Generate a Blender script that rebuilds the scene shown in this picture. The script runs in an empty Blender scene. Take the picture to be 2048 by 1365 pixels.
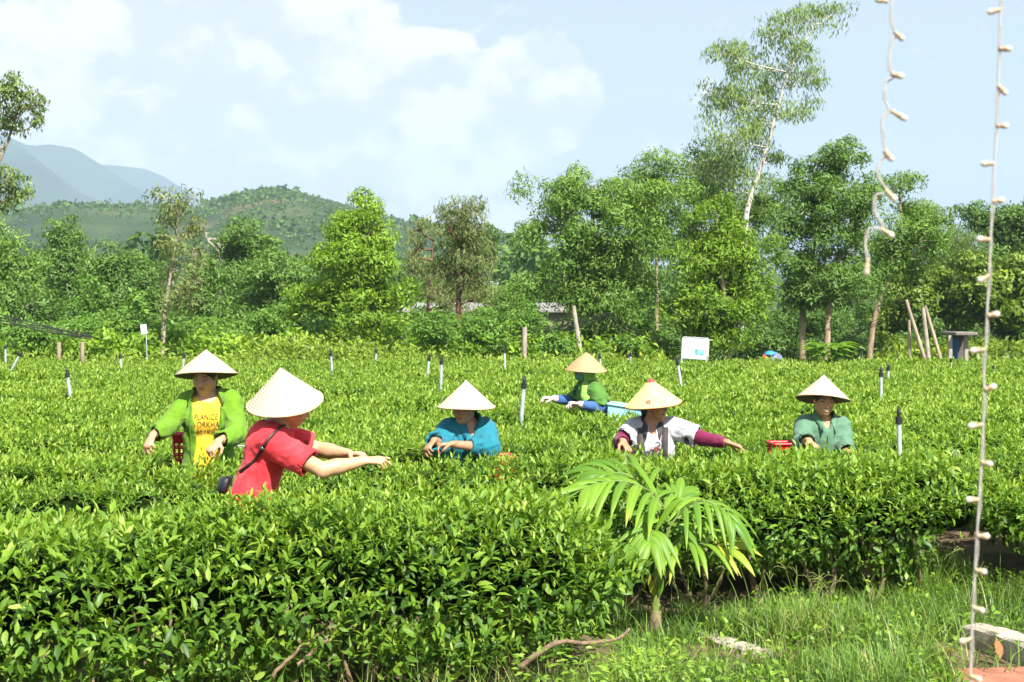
import bpy, math, random
import numpy as np
from mathutils import Vector, Matrix

SC = bpy.context.scene
COL = SC.collection
rng = np.random.default_rng(7)
random.seed(7)
R = math.radians

# ------------------------------------------------------------------ camera
F_PX = 2844.0          # focal length in photo pixels (2048 wide)
CX, HY = 1024.0, 624.5 # principal column, horizon row
CAM_H = 2.0
cam_d = bpy.data.cameras.new('camera')
cam = bpy.data.objects.new('camera', cam_d)
COL.objects.link(cam)
cam.location = (0, 0, CAM_H)
cam.rotation_euler = (R(90), 0, 0)
cam_d.sensor_width = 36.0
cam_d.lens = 36.0 * F_PX / 2048.0
cam_d.shift_y = -(682.5 - HY) / 2048.0
cam_d.clip_start = 0.1
cam_d.clip_end = 20000
cam_d.dof.use_dof = True
cam_d.dof.focus_distance = 9.6
cam_d.dof.aperture_fstop = 9.0
SC.camera = cam

# ------------------------------------------------------------------ light
SUN_EL = R(49); SUN_AZ = R(152)   # azimuth measured clockwise from +Y (view direction)
sun_dir = np.array([math.sin(SUN_AZ) * math.cos(SUN_EL), math.cos(SUN_AZ) * math.cos(SUN_EL), math.sin(SUN_EL)])
sl = bpy.data.lights.new('sun', 'SUN'); sl.energy = 5.0; sl.angle = R(0.6); sl.color = (1.0, 0.95, 0.86)
so = bpy.data.objects.new('sun', sl); COL.objects.link(so)
so.rotation_euler = Vector(-sun_dir).to_track_quat('-Z', 'Y').to_euler()
so.location = (20, -20, 60)

SC.view_settings.view_transform = 'Standard'
SC.view_settings.look = 'None'
SC.view_settings.gamma = 1.0
SC.view_settings.exposure = 1.34
SC.render.engine = 'CYCLES'
cy = SC.cycles
cy.max_bounces = 6; cy.diffuse_bounces = 3; cy.glossy_bounces = 2; cy.transmission_bounces = 3
cy.volume_bounces = 0; cy.transparent_max_bounces = 4
cy.caustics_reflective = False; cy.caustics_refractive = False
cy.sample_clamp_indirect = 6.0
cy.use_denoising = True
try:
    cy.denoiser = 'OPENIMAGEDENOISE'
    cy.denoising_input_passes = 'RGB_ALBEDO_NORMAL'
    cy.denoising_prefilter = 'ACCURATE'
except Exception:
    pass

def N(nt, t, **kw):
    n = nt.nodes.new(t)
    for k, v in kw.items():
        setattr(n, k, v)
    return n

def pdir(px, py):
    v = np.array([(px - CX) / F_PX, 1.0, -(py - HY) / F_PX]); return v / np.linalg.norm(v)

def build_world():
    w = bpy.data.worlds.new('World'); SC.world = w; w.use_nodes = True
    nt = w.node_tree; nt.nodes.clear(); L = nt.links.new
    out = N(nt, 'ShaderNodeOutputWorld'); bg = N(nt, 'ShaderNodeBackground')
    bg.inputs['Strength'].default_value = 0.066
    L(bg.outputs[0], out.inputs[0])
    sky = N(nt, 'ShaderNodeTexSky'); sky.sky_type = 'NISHITA'; sky.sun_disc = False
    sky.sun_elevation = SUN_EL; sky.sun_rotation = SUN_AZ
    sky.air_density = 1.0; sky.dust_density = 2.2; sky.ozone_density = 1.2; sky.altitude = 50
    tc = N(nt, 'ShaderNodeTexCoord')
    def vm(op, a, b=None):
        n = N(nt, 'ShaderNodeVectorMath', operation=op)
        L(a, n.inputs[0])
        if b is not None:
            if hasattr(b, 'links'): L(b, n.inputs[1])
            else: n.inputs[1].default_value = b
        return n
    def ma(op, a, b, clamp=False):
        n = N(nt, 'ShaderNodeMath', operation=op); n.use_clamp = clamp
        for i, v in enumerate((a, b)):
            if hasattr(v, 'links'): L(v, n.inputs[i])
            else: n.inputs[i].default_value = v
        return n.outputs[0]
    d = vm('NORMALIZE', tc.outputs['Generated']).outputs[0]
    st = vm('MULTIPLY', d, (1.0, 1.0, 1.25)).outputs[0]
    def noise(scale, det, rough, off, vec=st, dist=0.0):
        o = vm('ADD', vec, off).outputs[0]
        n = N(nt, 'ShaderNodeTexNoise'); n.inputs['Scale'].default_value = scale
        n.inputs['Detail'].default_value = det; n.inputs['Roughness'].default_value = rough
        n.inputs['Distortion'].default_value = dist
        L(o, n.inputs['Vector']); return n.outputs['Fac']
    def mr(v, a, b, c=0.0, e=1.0, smooth=True):
        n = N(nt, 'ShaderNodeMapRange'); n.interpolation_type = 'SMOOTHSTEP' if smooth else 'LINEAR'
        L(v, n.inputs[0]); n.inputs[1].default_value = a; n.inputs[2].default_value = b
        n.inputs[3].default_value = c; n.inputs[4].default_value = e; return n.outputs[0]
    n1 = noise(24.0, 10, 0.56, (1.3, 0.2, 4.1), dist=0.0)
    n2 = noise(8.0, 3, 0.5, (7.7, 3.0, 0.4))
    dens = ma('ADD', ma('MULTIPLY', ma('SUBTRACT', n1, 0.5), 1.35), ma('MULTIPLY', ma('SUBTRACT', n2, 0.5), 0.8))
    # cumulus banks: direction, angular radius (deg), weight
    blobs = [((330, 60), 8.0, .60), ((620, 90), 5.4, .56), ((120, 170), 8.0, .56), ((480, 300), 6.0, .54),
             ((1085, 195), 3.2, .80), ((870, 165), 2.6, .80), ((920, 350), 3.4, .72), ((1010, 390), 3.0, .60),
             ((640, 350), 4.0, .42), ((-500, 100), 11, .34), ((400, -500), 12, .30), ((1330, 330), 2.0, .30)]
    tot = None
    for (p, rad, wgt) in blobs:
        c = pdir(*p)
        dt = vm('DOT_PRODUCT', d, tuple(c)).outputs['Value']
        m = mr(dt, math.cos(R(rad)), math.cos(R(rad * 0.12)), 0.0, wgt)
        tot = m if tot is None else ma('ADD', tot, m)
    dens = ma('ADD', dens, tot)
    alpha = mr(dens, 0.15, 0.36)
    wisp = mr(noise(3.2, 6, 0.6, (0.0, 9.1, 2.2), vec=vm('MULTIPLY', d, (1.0, 1.0, 5.0)).outputs[0], dist=0.4), 0.48, 0.85, 0.0, 0.22)
    alpha = ma('MAXIMUM', alpha, wisp)
    # cloud brightness: sunlit heads and greyer bellies
    lit = mr(ma('ADD', ma('MULTIPLY', noise(24.0, 6, 0.56, (1.30, 0.2, 4.125)), -0.55), ma('ADD', ma('MULTIPLY', n1, 0.9), ma('MULTIPLY', noise(9.0, 3, 0.5, (3.1, 0.2, 4.1)), 0.65))), 0.40, 0.60)
    cm = N(nt, 'ShaderNodeMix', data_type='RGBA')
    L(lit, cm.inputs[0]); cm.inputs[6].default_value = (5.1, 5.25, 5.75, 1); cm.inputs[7].default_value = (7.5, 7.1, 6.8, 1)
    # pale humid tropical sky: the Nishita blue with a thin even veil of vapour
    veil = N(nt, 'ShaderNodeMix', data_type='RGBA'); veil.inputs[0].default_value = 0.75
    L(sky.outputs[0], veil.inputs[6]); veil.inputs[7].default_value = (4.4, 4.85, 5.65, 1)
    mx = N(nt, 'ShaderNodeMix', data_type='RGBA')
    L(alpha, mx.inputs[0]); L(veil.outputs[2], mx.inputs[6]); L(cm.outputs[2], mx.inputs[7])
    L(mx.outputs[2], bg.inputs['Color'])
build_world()

# ------------------------------------------------------------------ helpers
def W(px, py, d):
    """photo pixel at distance d (metres along the view axis) -> world point"""
    return np.array([(px - CX) / F_PX * d, d, CAM_H - (py - HY) / F_PX * d])

def nrm(v):
    v = np.asarray(v, float); return v / (np.linalg.norm(v) + 1e-12)

def nrows(v):
    return v / (np.linalg.norm(v, axis=1, keepdims=True) + 1e-12)

class MB:
    """collects vertices and polygons, builds ONE mesh object"""
    def __init__(s): s.v = []; s.f = []; s.n = 0; s.a = []; s.mi = []
    def add(s, v, f, t=None, m=0):
        v = np.asarray(v, np.float32).reshape(-1, 3); f = np.asarray(f, np.int64)
        s.v.append(v); s.f.append(f + s.n); s.n += len(v)
        s.a.append(np.zeros(len(v), np.float32) if t is None else np.broadcast_to(np.asarray(t, np.float32), (len(v),)).copy())
        s.mi.append(np.full(len(f), m, np.int32)); return s
    def mesh(s, name, smooth=True):
        V = np.concatenate(s.v); A = np.concatenate(s.a)
        me = bpy.data.meshes.new(name)
        me.vertices.add(len(V)); me.vertices.foreach_set('co', V.ravel())
        sizes = np.concatenate([np.full(len(f), f.shape[1], np.int32) for f in s.f])
        loops = np.concatenate([f.ravel() for f in s.f]).astype(np.int32)
        me.loops.add(len(loops)); me.loops.foreach_set('vertex_index', loops)
        me.polygons.add(len(sizes))
        st = np.zeros(len(sizes), np.int32); st[1:] = np.cumsum(sizes)[:-1]
        me.polygons.foreach_set('loop_start', st); me.polygons.foreach_set('loop_total', sizes)
        me.polygons.foreach_set('use_smooth', np.full(len(sizes), smooth, bool))
        me.polygons.foreach_set('material_index', np.concatenate(s.mi))
        at = me.attributes.new('t', 'FLOAT', 'POINT'); at.data.foreach_set('value', A)
        me.update(calc_edges=True); return me
    def build(s, name, mats, parent=None, smooth=True, origin=None):
        if origin is not None:
            o = np.asarray(origin, np.float32); s.v = [v - o for v in s.v]
        me = s.mesh(name, smooth)
        for m in (mats if isinstance(mats, (list, tuple)) else [mats]): me.materials.append(m)
        ob = link(name, me, parent)
        if origin is not None: ob.location = tuple(float(x) for x in origin)
        return ob

def link(name, me, parent=None):
    ob = bpy.data.objects.new(name, me); COL.objects.link(ob)
    if parent is not None: ob.parent = parent
    return ob

def child(ob, parent):
    """parent keeping the world-space geometry (parent is at its own location, no rotation)"""
    ob.parent = parent
    ob.matrix_parent_inverse = Matrix.Translation(-Vector(parent_world(parent)))
    return ob
def parent_world(p):
    v = Vector((0, 0, 0))
    while p is not None:
        v = v + Vector(p.location)
        if p.parent is not None: v = v + p.matrix_parent_inverse.translation
        p = p.parent
    return v

def thing(name, label, cat, loc=(0, 0, 0), group=None):
    o = bpy.data.objects.new(name, None); COL.objects.link(o)
    o.empty_display_size = 0.2
    o.location = tuple(float(x) for x in loc)
    tag(o, label, cat, group); return o
def tag(o, label=None, cat=None, group=None, kind=None):
    if label: o['label'] = label
    if cat: o['category'] = cat
    if group: o['group'] = group
    if kind: o['kind'] = kind
    return o

def frame_along(pts):
    pts = np.asarray(pts, float); n = len(pts)
    tan = np.gradient(pts, axis=0); tan = nrows(tan)
    ref = np.array([0, 0, 1.0]) if abs(tan[0][2]) < 0.9 else np.array([1.0, 0, 0])
    a = nrm(np.cross(tan[0], ref)); A = []
    for i in range(n):
        a = nrm(a - tan[i] * np.dot(a, tan[i])); A.append(a)
    A = np.array(A); B = np.cross(tan, A); return A, B
def tube(mb, pts, rad, sides=6, t=0.0, m=0, cap=True):
    pts = np.asarray(pts, float); n = len(pts)
    rad = np.broadcast_to(np.asarray(rad, float), (n,))
    A, B = frame_along(pts)
    th = np.arange(sides) * 2 * math.pi / sides
    ring = A[:, None, :] * np.cos(th)[None, :, None] + B[:, None, :] * np.sin(th)[None, :, None]
    v = (pts[:, None, :] + ring * rad[:, None, None]).reshape(-1, 3)
    i = np.arange(n - 1)[:, None] * sides; j = np.arange(sides)[None, :]; k = (j + 1) % sides
    f = np.stack([i + j, i + k, i + sides + k, i + sides + j], -1).reshape(-1, 4)
    mb.add(v, f, t, m)
    if cap:
        for e, idx in ((0, np.arange(sides)[::-1]), (n - 1, (n - 1) * sides + np.arange(sides))):
            mb.add(np.concatenate([v[idx], pts[e][None]]), np.array([[q, (q + 1) % sides, sides] for q in range(sides)]), t, m)
    return mb
def curve(ctrl, n=16):
    """Catmull-Rom through control points"""
    P = np.asarray(ctrl, float); P = np.vstack([2 * P[0] - P[1], P, 2 * P[-1] - P[-2]])
    out = []; m = len(P) - 3
    for q in np.linspace(0, m - 1e-6, n):
        i = int(q); u = q - i; a, b, c, d = P[i:i + 4]
        out.append(0.5 * (2 * b + (c - a) * u + (2 * a - 5 * b + 4 * c - d) * u * u + (3 * b - a - 3 * c + d) * u ** 3))
    return np.array(out)
def box(mb, c, size, axes=None, t=0.0, m=0, bevel=0.0, taper=1.0):
    s = np.asarray(size, float) / 2; c = np.asarray(c, float)
    ax = np.eye(3) if axes is None else np.asarray(axes, float)
    if bevel <= 0:
        q = np.array([[x, y, z] for z in (-1, 1) for y in (-1, 1) for x in (-1, 1)], float) * s
        q[4:, :2] *= taper
        mb.add(c + q @ ax, [[0, 2, 3, 1], [4, 5, 7, 6], [0, 1, 5, 4], [2, 6, 7, 3], [0, 4, 6, 2], [1, 3, 7, 5]], t, m)
    else:
        b = min(bevel, s.min() * 0.9); pts = []; 
        sq = []
        for (sx, sy, cx2, cy2) in ((1, 1, 0, 0),):
            pass
        o = [(-s[0] + b, -s[1]), (s[0] - b, -s[1]), (s[0], -s[1] + b), (s[0], s[1] - b), (s[0] - b, s[1]), (-s[0] + b, s[1]), (-s[0], s[1] - b), (-s[0], -s[1] + b)]
        rings = []
        for z, k in ((-s[2], 1), (-s[2] + b, 0), (s[2] - b, 0), (s[2], 1)):
            for (x, y) in o:
                rings.append((x - np.sign(x) * b * 0.7 * k, y - np.sign(y) * b * 0.7 * k, z))
        v = c + np.array(rings) @ ax
        f = []
        for r in range(3):
            for j in range(8): f.append([r * 8 + j, r * 8 + (j + 1) % 8, r * 8 + 8 + (j + 1) % 8, r * 8 + 8 + j])
        mb.add(v, f, t, m)
        mb.add(v[:8], [list(range(7, -1, -1))], t, m); mb.add(v[24:], [list(range(8))], t, m)
    return mb
def lathe(mb, prof, seg=32, origin=(0, 0, 0), axes=None, t=0.0, m=0):
    prof = np.asarray(prof, float); n = len(prof)
    th = np.arange(seg) * 2 * math.pi / seg
    v = np.stack([prof[:, None, 0] * np.cos(th), prof[:, None, 0] * np.sin(th), np.broadcast_to(prof[:, None, 1], (n, seg))], -1).reshape(-1, 3)
    if axes is not None: v = v @ np.asarray(axes, float)
    i = np.arange(n - 1)[:, None] * seg; j = np.arange(seg)[None, :]; k = (j + 1) % seg
    mb.add(v + np.asarray(origin, float), np.stack([i + j, i + k, i + seg + k, i + seg + j], -1).reshape(-1, 4), t, m)
    return mb

# ------------------------------------------------------------------ cheap smooth value noise in numpy
_NT = rng.random((32, 32, 32)).astype(np.float32)
def vnoise(p):
    p = np.asarray(p, np.float32); i = np.floor(p).astype(np.int64); f = p - i; f = f * f * (3 - 2 * f)
    def g(a, b, c): return _NT[(i[..., 0] + a) & 31, (i[..., 1] + b) & 31, (i[..., 2] + c) & 31]
    x, y, z = f[..., 0], f[..., 1], f[..., 2]
    a = g(0, 0, 0) * (1 - x) + g(1, 0, 0) * x; b = g(0, 1, 0) * (1 - x) + g(1, 1, 0) * x
    c = g(0, 0, 1) * (1 - x) + g(1, 0, 1) * x; d = g(0, 1, 1) * (1 - x) + g(1, 1, 1) * x
    a = a * (1 - y) + b * y; c = c * (1 - y) + d * y
    return (a * (1 - z) + c * z) * 2 - 1
def fbm(p, o=4):
    s = 0; a = 1.0; p = np.asarray(p, np.float32)
    for k in range(o):
        s = s + a * vnoise(p * (2 ** k) + 7.3 * k); a *= 0.5
    return s

# ------------------------------------------------------------------ materials
MATS = {}
def new_mat(name):
    m = bpy.data.materials.new(name); m.use_nodes = True; nt = m.node_tree; nt.nodes.clear()
    out = N(nt, 'ShaderNodeOutputMaterial'); return m, nt, out
def ramp(nt, fac, stops):
    r = N(nt, 'ShaderNodeValToRGB'); e = r.color_ramp.elements
    while len(e) < len(stops): e.new(0.5)
    for i, (p, c) in enumerate(stops): e[i].position = p; e[i].color = (*c, 1)
    nt.links.new(fac, r.inputs[0]); return r.outputs[0]
def leafmat(name, stops, trans=0.35, rough=0.4, spec=0.5, vary=0.35, tboost=(1.25, 1.15, 0.5)):
    """leaf blade: colour by age (attribute t), thin translucency, waxy gloss"""
    if name in MATS: return MATS[name]
    m, nt, out = new_mat(name); L = nt.links.new
    at = N(nt, 'ShaderNodeAttribute', attribute_name='t')
    col = ramp(nt, at.outputs['Fac'], stops)
    pb = N(nt, 'ShaderNodeBsdfPrincipled'); pb.inputs['Roughness'].default_value = rough
    pb.inputs['Specular IOR Level'].default_value = spec
    L(col, pb.inputs['Base Color'])
    tr = N(nt, 'ShaderNodeBsdfTranslucent')
    tm = N(nt, 'ShaderNodeMix', data_type='RGBA', blend_type='MULTIPLY'); tm.inputs[0].default_value = 1
    L(col, tm.inputs[6]); tm.inputs[7].default_value = (*tboost, 1)
    L(tm.outputs[2], tr.inputs['Color'])
    mx = N(nt, 'ShaderNodeMixShader'); mx.inputs[0].default_value = trans
    L(pb.outputs[0], mx.inputs[1]); L(tr.outputs[0], mx.inputs[2]); L(mx.outputs[0], out.inputs[0])
    MATS[name] = m; return m
def surf(name, c1, c2=None, scale=8.0, rough=0.8, bump=0.2, bscale=None, detail=6, spec=0.4, metal=0.0, stretch=None, dist=0.01, coat=0.0, lo=.35, hi=.65):
    """procedural surface: two tones mixed by noise, fine bump"""
    if name in MATS: return MATS[name]
    m, nt, out = new_mat(name); L = nt.links.new
    pb = N(nt, 'ShaderNodeBsdfPrincipled'); L(pb.outputs[0], out.inputs[0])
    pb.inputs['Roughness'].default_value = rough; pb.inputs['Metallic'].default_value = metal
    pb.inputs['Specular IOR Level'].default_value = spec; pb.inputs['Coat Weight'].default_value = coat
    tc = N(nt, 'ShaderNodeTexCoord'); vec = tc.outputs['Object']
    if stretch:
        mp = N(nt, 'ShaderNodeMapping'); mp.inputs['Scale'].default_value = stretch; L(vec, mp.inputs[0]); vec = mp.outputs[0]
    n = N(nt, 'ShaderNodeTexNoise'); n.inputs['Scale'].default_value = scale; n.inputs['Detail'].default_value = detail; L(vec, n.inputs['Vector'])
    c2 = c2 or tuple(x * 0.75 for x in c1)
    L(ramp(nt, n.outputs['Fac'], [(lo, c2), (hi, c1)]), pb.inputs['Base Color'])
    if bump > 0:
        n2 = N(nt, 'ShaderNodeTexNoise'); n2.inputs['Scale'].default_value = bscale or scale * 5; n2.inputs['Detail'].default_value = 4; L(vec, n2.inputs['Vector'])
        b = N(nt, 'ShaderNodeBump'); b.inputs['Strength'].default_value = bump; b.inputs['Distance'].default_value = dist
        L(n2.outputs['Fac'], b.inputs['Height']); L(b.outputs[0], pb.inputs['Normal'])
    MATS[name] = m; return m

# ------------------------------------------------------------------ leaves
T_TEA = (np.array([[0, 0, 0], [.28, -.38, 0], [.28, 0, 0], [.28, .38, 0], [.62, -.40, 0], [.62, 0, 0], [.62, .40, 0], [1, 0, 0]], float),
         np.array([[0, 1, 2], [0, 2, 3], [1, 4, 5], [1, 5, 2], [2, 5, 6], [2, 6, 3], [4, 7, 5], [5, 7, 6]]))
T_MID = (np.array([[0, 0, 0], [.45, -.46, 0], [.5, 0, 0], [.45, .46, 0], [1, 0, 0]], float),
         np.array([[0, 1, 2], [0, 2, 3], [1, 4, 2], [2, 4, 3]]))
T_LOW = (np.array([[0, 0, 0], [.45, -.5, 0], [1, 0, 0], [.45, .5, 0]], float), np.array([[0, 1, 2], [0, 2, 3]]))
def add_leaves(mb, P, D, Nn, Ln, Wd, t, tpl, fold=0.3, droop=0.25, m=0):
    P = np.asarray(P, float); n = len(P)
    if n == 0: return
    D = nrows(np.asarray(D, float)); S = nrows(np.cross(D, Nn)); Nn = np.cross(S, D)
    T, Fc = tpl; k = len(T)
    Ln = np.broadcast_to(np.asarray(Ln, float), (n,)); Wd = np.broadcast_to(np.asarray(Wd, float), (n,))
    dr = np.broadcast_to(np.asarray(droop, float), (n,))
    a = T[:, 0][None]; b = T[:, 1][None]
    c = fold * np.abs(b) * (Wd / Ln)[:, None] - dr[:, None] * a * a
    v = P[:, None] + (a * Ln[:, None])[..., None] * D[:, None] + (b * Wd[:, None])[..., None] * S[:, None] + (c * Ln[:, None])[..., None] * Nn[:, None]
    f = (Fc[None] + (np.arange(n) * k)[:, None, None]).reshape(-1, 3)
    tt = np.repeat(np.broadcast_to(np.asarray(t, float), (n,)), k)
    mb.add(v.reshape(-1, 3), f, tt, m)
def rand_unit(n):
    v = rng.normal(size=(n, 3)); return nrows(v)

# ================================================================== SETTING
# ---- ground
def soil_mat():
    return surf('ground_soil', (0.17, 0.115, 0.065), (0.075, 0.055, 0.03), scale=2.2, rough=0.95, bump=0.5, bscale=30, dist=0.02)
def build_ground():
    mb = MB()
    xs = np.concatenate([-np.geomspace(5000, 12, 24), np.linspace(-10, 10, 60), np.geomspace(12, 5000, 24)])
    ys = np.concatenate([np.linspace(-30, 3, 12), np.linspace(3.5, 14, 60), np.geomspace(15, 4600, 34)])
    X, Y = np.meshgrid(xs, ys)
    Z = 0.018 * fbm(np.stack([X * 1.3, Y * 1.3, 0 * X], -1), 3) * (np.hypot(X, Y) < 20)
    n, m = X.shape
    i = np.arange(n - 1)[:, None] * m + np.arange(m - 1)[None]
    f = np.stack([i, i + 1, i + m + 1, i + m], -1).reshape(-1, 4)
    mb.add(np.stack([X, Y, Z], -1).reshape(-1, 3), f)
    tag(mb.build('ground', soil_mat()), 'dark bare soil under the tea rows', kind='structure')
build_ground()

# ---- hills and mountains (height fields standing at their real distance)
def interp_px(pts, d):
    """skyline given in photo pixels, as a function x(m) -> height(m) at distance d"""
    a = np.array(pts, float); xs = (a[:, 0] - CX) / F_PX * d; zs = CAM_H - (a[:, 1] - HY) / F_PX * d
    return lambda x: np.interp(x, xs, zs)
def hill_mat():
    m, nt, out = new_mat('hill_scrub'); L = nt.links.new
    pb = N(nt, 'ShaderNodeBsdfPrincipled'); pb.inputs['Roughness'].default_value = 0.95; pb.inputs['Specular IOR Level'].default_value = 0.1
    tc = N(nt, 'ShaderNodeTexCoord')
    n1 = N(nt, 'ShaderNodeTexNoise'); n1.inputs['Scale'].default_value = 0.03; n1.inputs['Detail'].default_value = 8; n1.inputs['Roughness'].default_value = 0.65
    n2 = N(nt, 'ShaderNodeTexNoise'); n2.inputs['Scale'].default_value = 0.012; n2.inputs['Detail'].default_value = 5; n2.inputs['Distortion'].default_value = 1.0
    L(tc.outputs['Object'], n1.inputs['Vector']); L(tc.outputs['Object'], n2.inputs['Vector'])
    green = ramp(nt, n1.outputs['Fac'], [(0.35, (0.022, 0.042, 0.016)), (0.55, (0.038, 0.066, 0.022)), (0.7, (0.075, 0.09, 0.034))])
    bare = ramp(nt, n1.outputs['Fac'], [(0.3, (0.12, 0.11, 0.05)), (0.6, (0.26, 0.16, 0.09))])
    mr = N(nt, 'ShaderNodeMapRange'); mr.inputs[1].default_value = 0.61; mr.inputs[2].default_value = 0.80; L(n2.outputs['Fac'], mr.inputs[0])
    mx = N(nt, 'ShaderNodeMix', data_type='RGBA'); L(mr.outputs[0], mx.inputs[0]); L(green, mx.inputs[6]); L(bare, mx.inputs[7])
    L(mx.outputs[2], pb.inputs['Base Color']); L(pb.outputs[0], out.inputs[0]); return m
HILL = hill_mat()
hill_sky = interp_px([(-700, 480), (-300, 445), (0, 437), (60, 418), (130, 412), (200, 415), (300, 418), (390, 424), (440, 405), (480, 390), (530, 380), (580, 384), (640, 398), (680, 408), (740, 428), (800, 446), (880, 458), (960, 468), (1010, 474), (1060, 496), (1150, 520), (1400, 545), (2100, 560), (3000, 590)], 620)
def hill_z(X, Y):
    yr = 620.0
    H = hill_sky(X * yr / np.maximum(Y, 50)) * np.clip(1.0 - 0.0 * Y, 0, 1)
    u = (Y - yr)
    p = np.where(u < 0, np.exp(-(u / 210.0) ** 2), np.exp(-(u / 300.0) ** 2))
    n = fbm(np.stack([X / 55, Y / 70, 0 * X], -1), 4)
    return H * p * (1 + 0.10 * n * np.clip(-u / 120, 0, 1)) + 1.0 * n * p - 3.0 * (1 - p)
def grid_obj(name, x0, x1, y0, y1, nx, ny, zf, mat, label):
    X, Y = np.meshgrid(np.linspace(x0, x1, nx), np.linspace(y0, y1, ny)); Z = zf(X, Y)
    i = np.arange(ny - 1)[:, None] * nx + np.arange(nx - 1)[None]
    mb = MB(); mb.add(np.stack([X, Y, Z], -1).reshape(-1, 3), np.stack([i, i + 1, i + nx + 1, i + nx], -1).reshape(-1, 4))
    o = mb.build(name, mat); tag(o, label, kind='structure'); return o
grid_obj('hill', -420, 700, 180, 1100, 150, 110, hill_z, HILL, 'low scrubby green hill with bare red patches behind the trees')

MOUNT = surf('mountain_forest', (0.035, 0.060, 0.032), (0.012, 0.026, 0.018), scale=0.006, rough=0.95, bump=0.0, detail=9, spec=0.1)
def mountain(name, d, sky_px, label, depth=600, seed=0.0):
    hz = interp_px(sky_px, d)
    a = np.array(sky_px, float); x0, x1 = (a[0, 0] - CX) / F_PX * d, (a[-1, 0] - CX) / F_PX * d
    def zf(X, Y):
        u = (Y - d) / depth
        H = hz(X * d / Y)
        n = fbm(np.stack([X / 260 + seed, Y / 420, 0 * X + seed], -1), 5)
        p = np.where(u < 0, np.clip(1 + u, 0, 1) ** 1.15, np.clip(1 - u * 0.8, 0, 1))
        return (H + 8) * np.clip(p * (1 + 0.22 * n * np.clip(-u * 3, 0, 1)), 0, 1.02) - 8
    grid_obj(name, x0, x1, d - depth, d + depth, 110, 70, zf, MOUNT, label)
mountain('mountain', 2600, [(-900, 150), (-500, 190), (-200, 230), (-60, 258), (0, 278), (40, 290), (110, 345), (160, 385), (220, 408), (300, 420), (420, 470), (600, 600)], 'nearest hazy green mountain spur at the left edge', seed=1.0)
mountain('mountain', 3300, [(-900, 240), (-300, 250), (0, 262), (60, 288), (100, 284), (150, 292), (190, 318), (250, 358), (310, 394), (350, 416), (430, 450), (560, 520), (700, 610)], 'middle blue hazy mountain sloping down to the right', seed=3.7)
mountain('mountain', 4000, [(-600, 300), (0, 310), (150, 322), (240, 328), (290, 334), (330, 350), (380, 384), (420, 408), (470, 440), (560, 500), (760, 610)], 'palest farthest mountain behind the blue ridge', seed=8.1)

# ---- haze: humid air filling the valley
def build_haze():
    m, nt, out = new_mat('haze_air')
    pv = N(nt, 'ShaderNodeVolumePrincipled'); pv.inputs['Color'].default_value = (0.60, 0.80, 1.0, 1)
    pv.inputs['Density'].default_value = 0.00030; pv.inputs['Anisotropy'].default_value = 0.0
    nt.links.new(pv.outputs[0], out.inputs['Volume'])
    mb = MB(); box(mb, (0, 2300, 249), (10400, 5000, 520))
    o = mb.build('haze', m, smooth=False); tag(o, 'pale humid haze over the valley', kind='stuff')
build_haze()

# ================================================================== TEA
SL = 0.35                      # rows run left to right, receding to the right
ROW0, ROWP = 8.85, 1.70        # aisle centre lines: y - SL*x = ROW0 + k*ROWP
PEOPLE_XY = [W(412, 0, 9.8)[:2], W(515, 0, 8.25)[:2], W(938, 0, 10.4)[:2], W(1305, 0, 10.8)[:2], W(1645, 0, 11.4)[:2], W(1186, 0, 14.9)[:2]]
def tea_top(x, y):
    s = y - SL * x
    u = np.abs((s - ROW0 + ROWP / 2) % ROWP - ROWP / 2)
    dip = 0.31 * np.exp(-(u / 0.12) ** 2) * np.clip((17 - y) / 8.0, 0.45, 1)
    dip = np.where((x > 0.70) & (s < 9.6), 0.0, dip)
    n = 0.06 * vnoise(np.stack([x * 0.9, y * 0.9, 0 * x], -1)) + 0.035 * vnoise(np.stack([x * 2.7, y * 2.7, 0 * x + 5], -1))
    return 0.945 + n - dip + 0.16 * np.exp(-((x + 2.15) ** 2 / 0.5 + (y - 9.42) ** 2 / 0.10)) - 0.05 * np.exp(-((x + 1.45) ** 2 / 0.15 + (y - 7.85) ** 2 / 0.08)) - 0.13 * np.exp(-((x - 2.5) ** 2 / 0.5 + (y - 10.95) ** 2 / 0.15))
TEA_STOPS = [(0.0, (0.020, 0.050, 0.010)), (0.3, (0.058, 0.140, 0.018)), (0.6, (0.158, 0.295, 0.028)), (0.85, (0.250, 0.395, 0.042)), (1.0, (0.35, 0.47, 0.08))]
TEA = leafmat('tea_leaf', TEA_STOPS, trans=0.42, rough=0.45, spec=0.38, tboost=(1.35, 1.25, 0.45))
TWIG = surf('tea_twig', (0.26, 0.18, 0.11), (0.11, 0.075, 0.05), scale=30, rough=0.9, bump=0.4)
UNDER = surf('tea_painted_shade', (0.014, 0.028, 0.007), (0.006, 0.012, 0.004), scale=22, rough=0.95, bump=0.8, bscale=60, dist=0.02, spec=0.0)  # near-black fill: shade between the leaves is put into this colour

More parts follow.
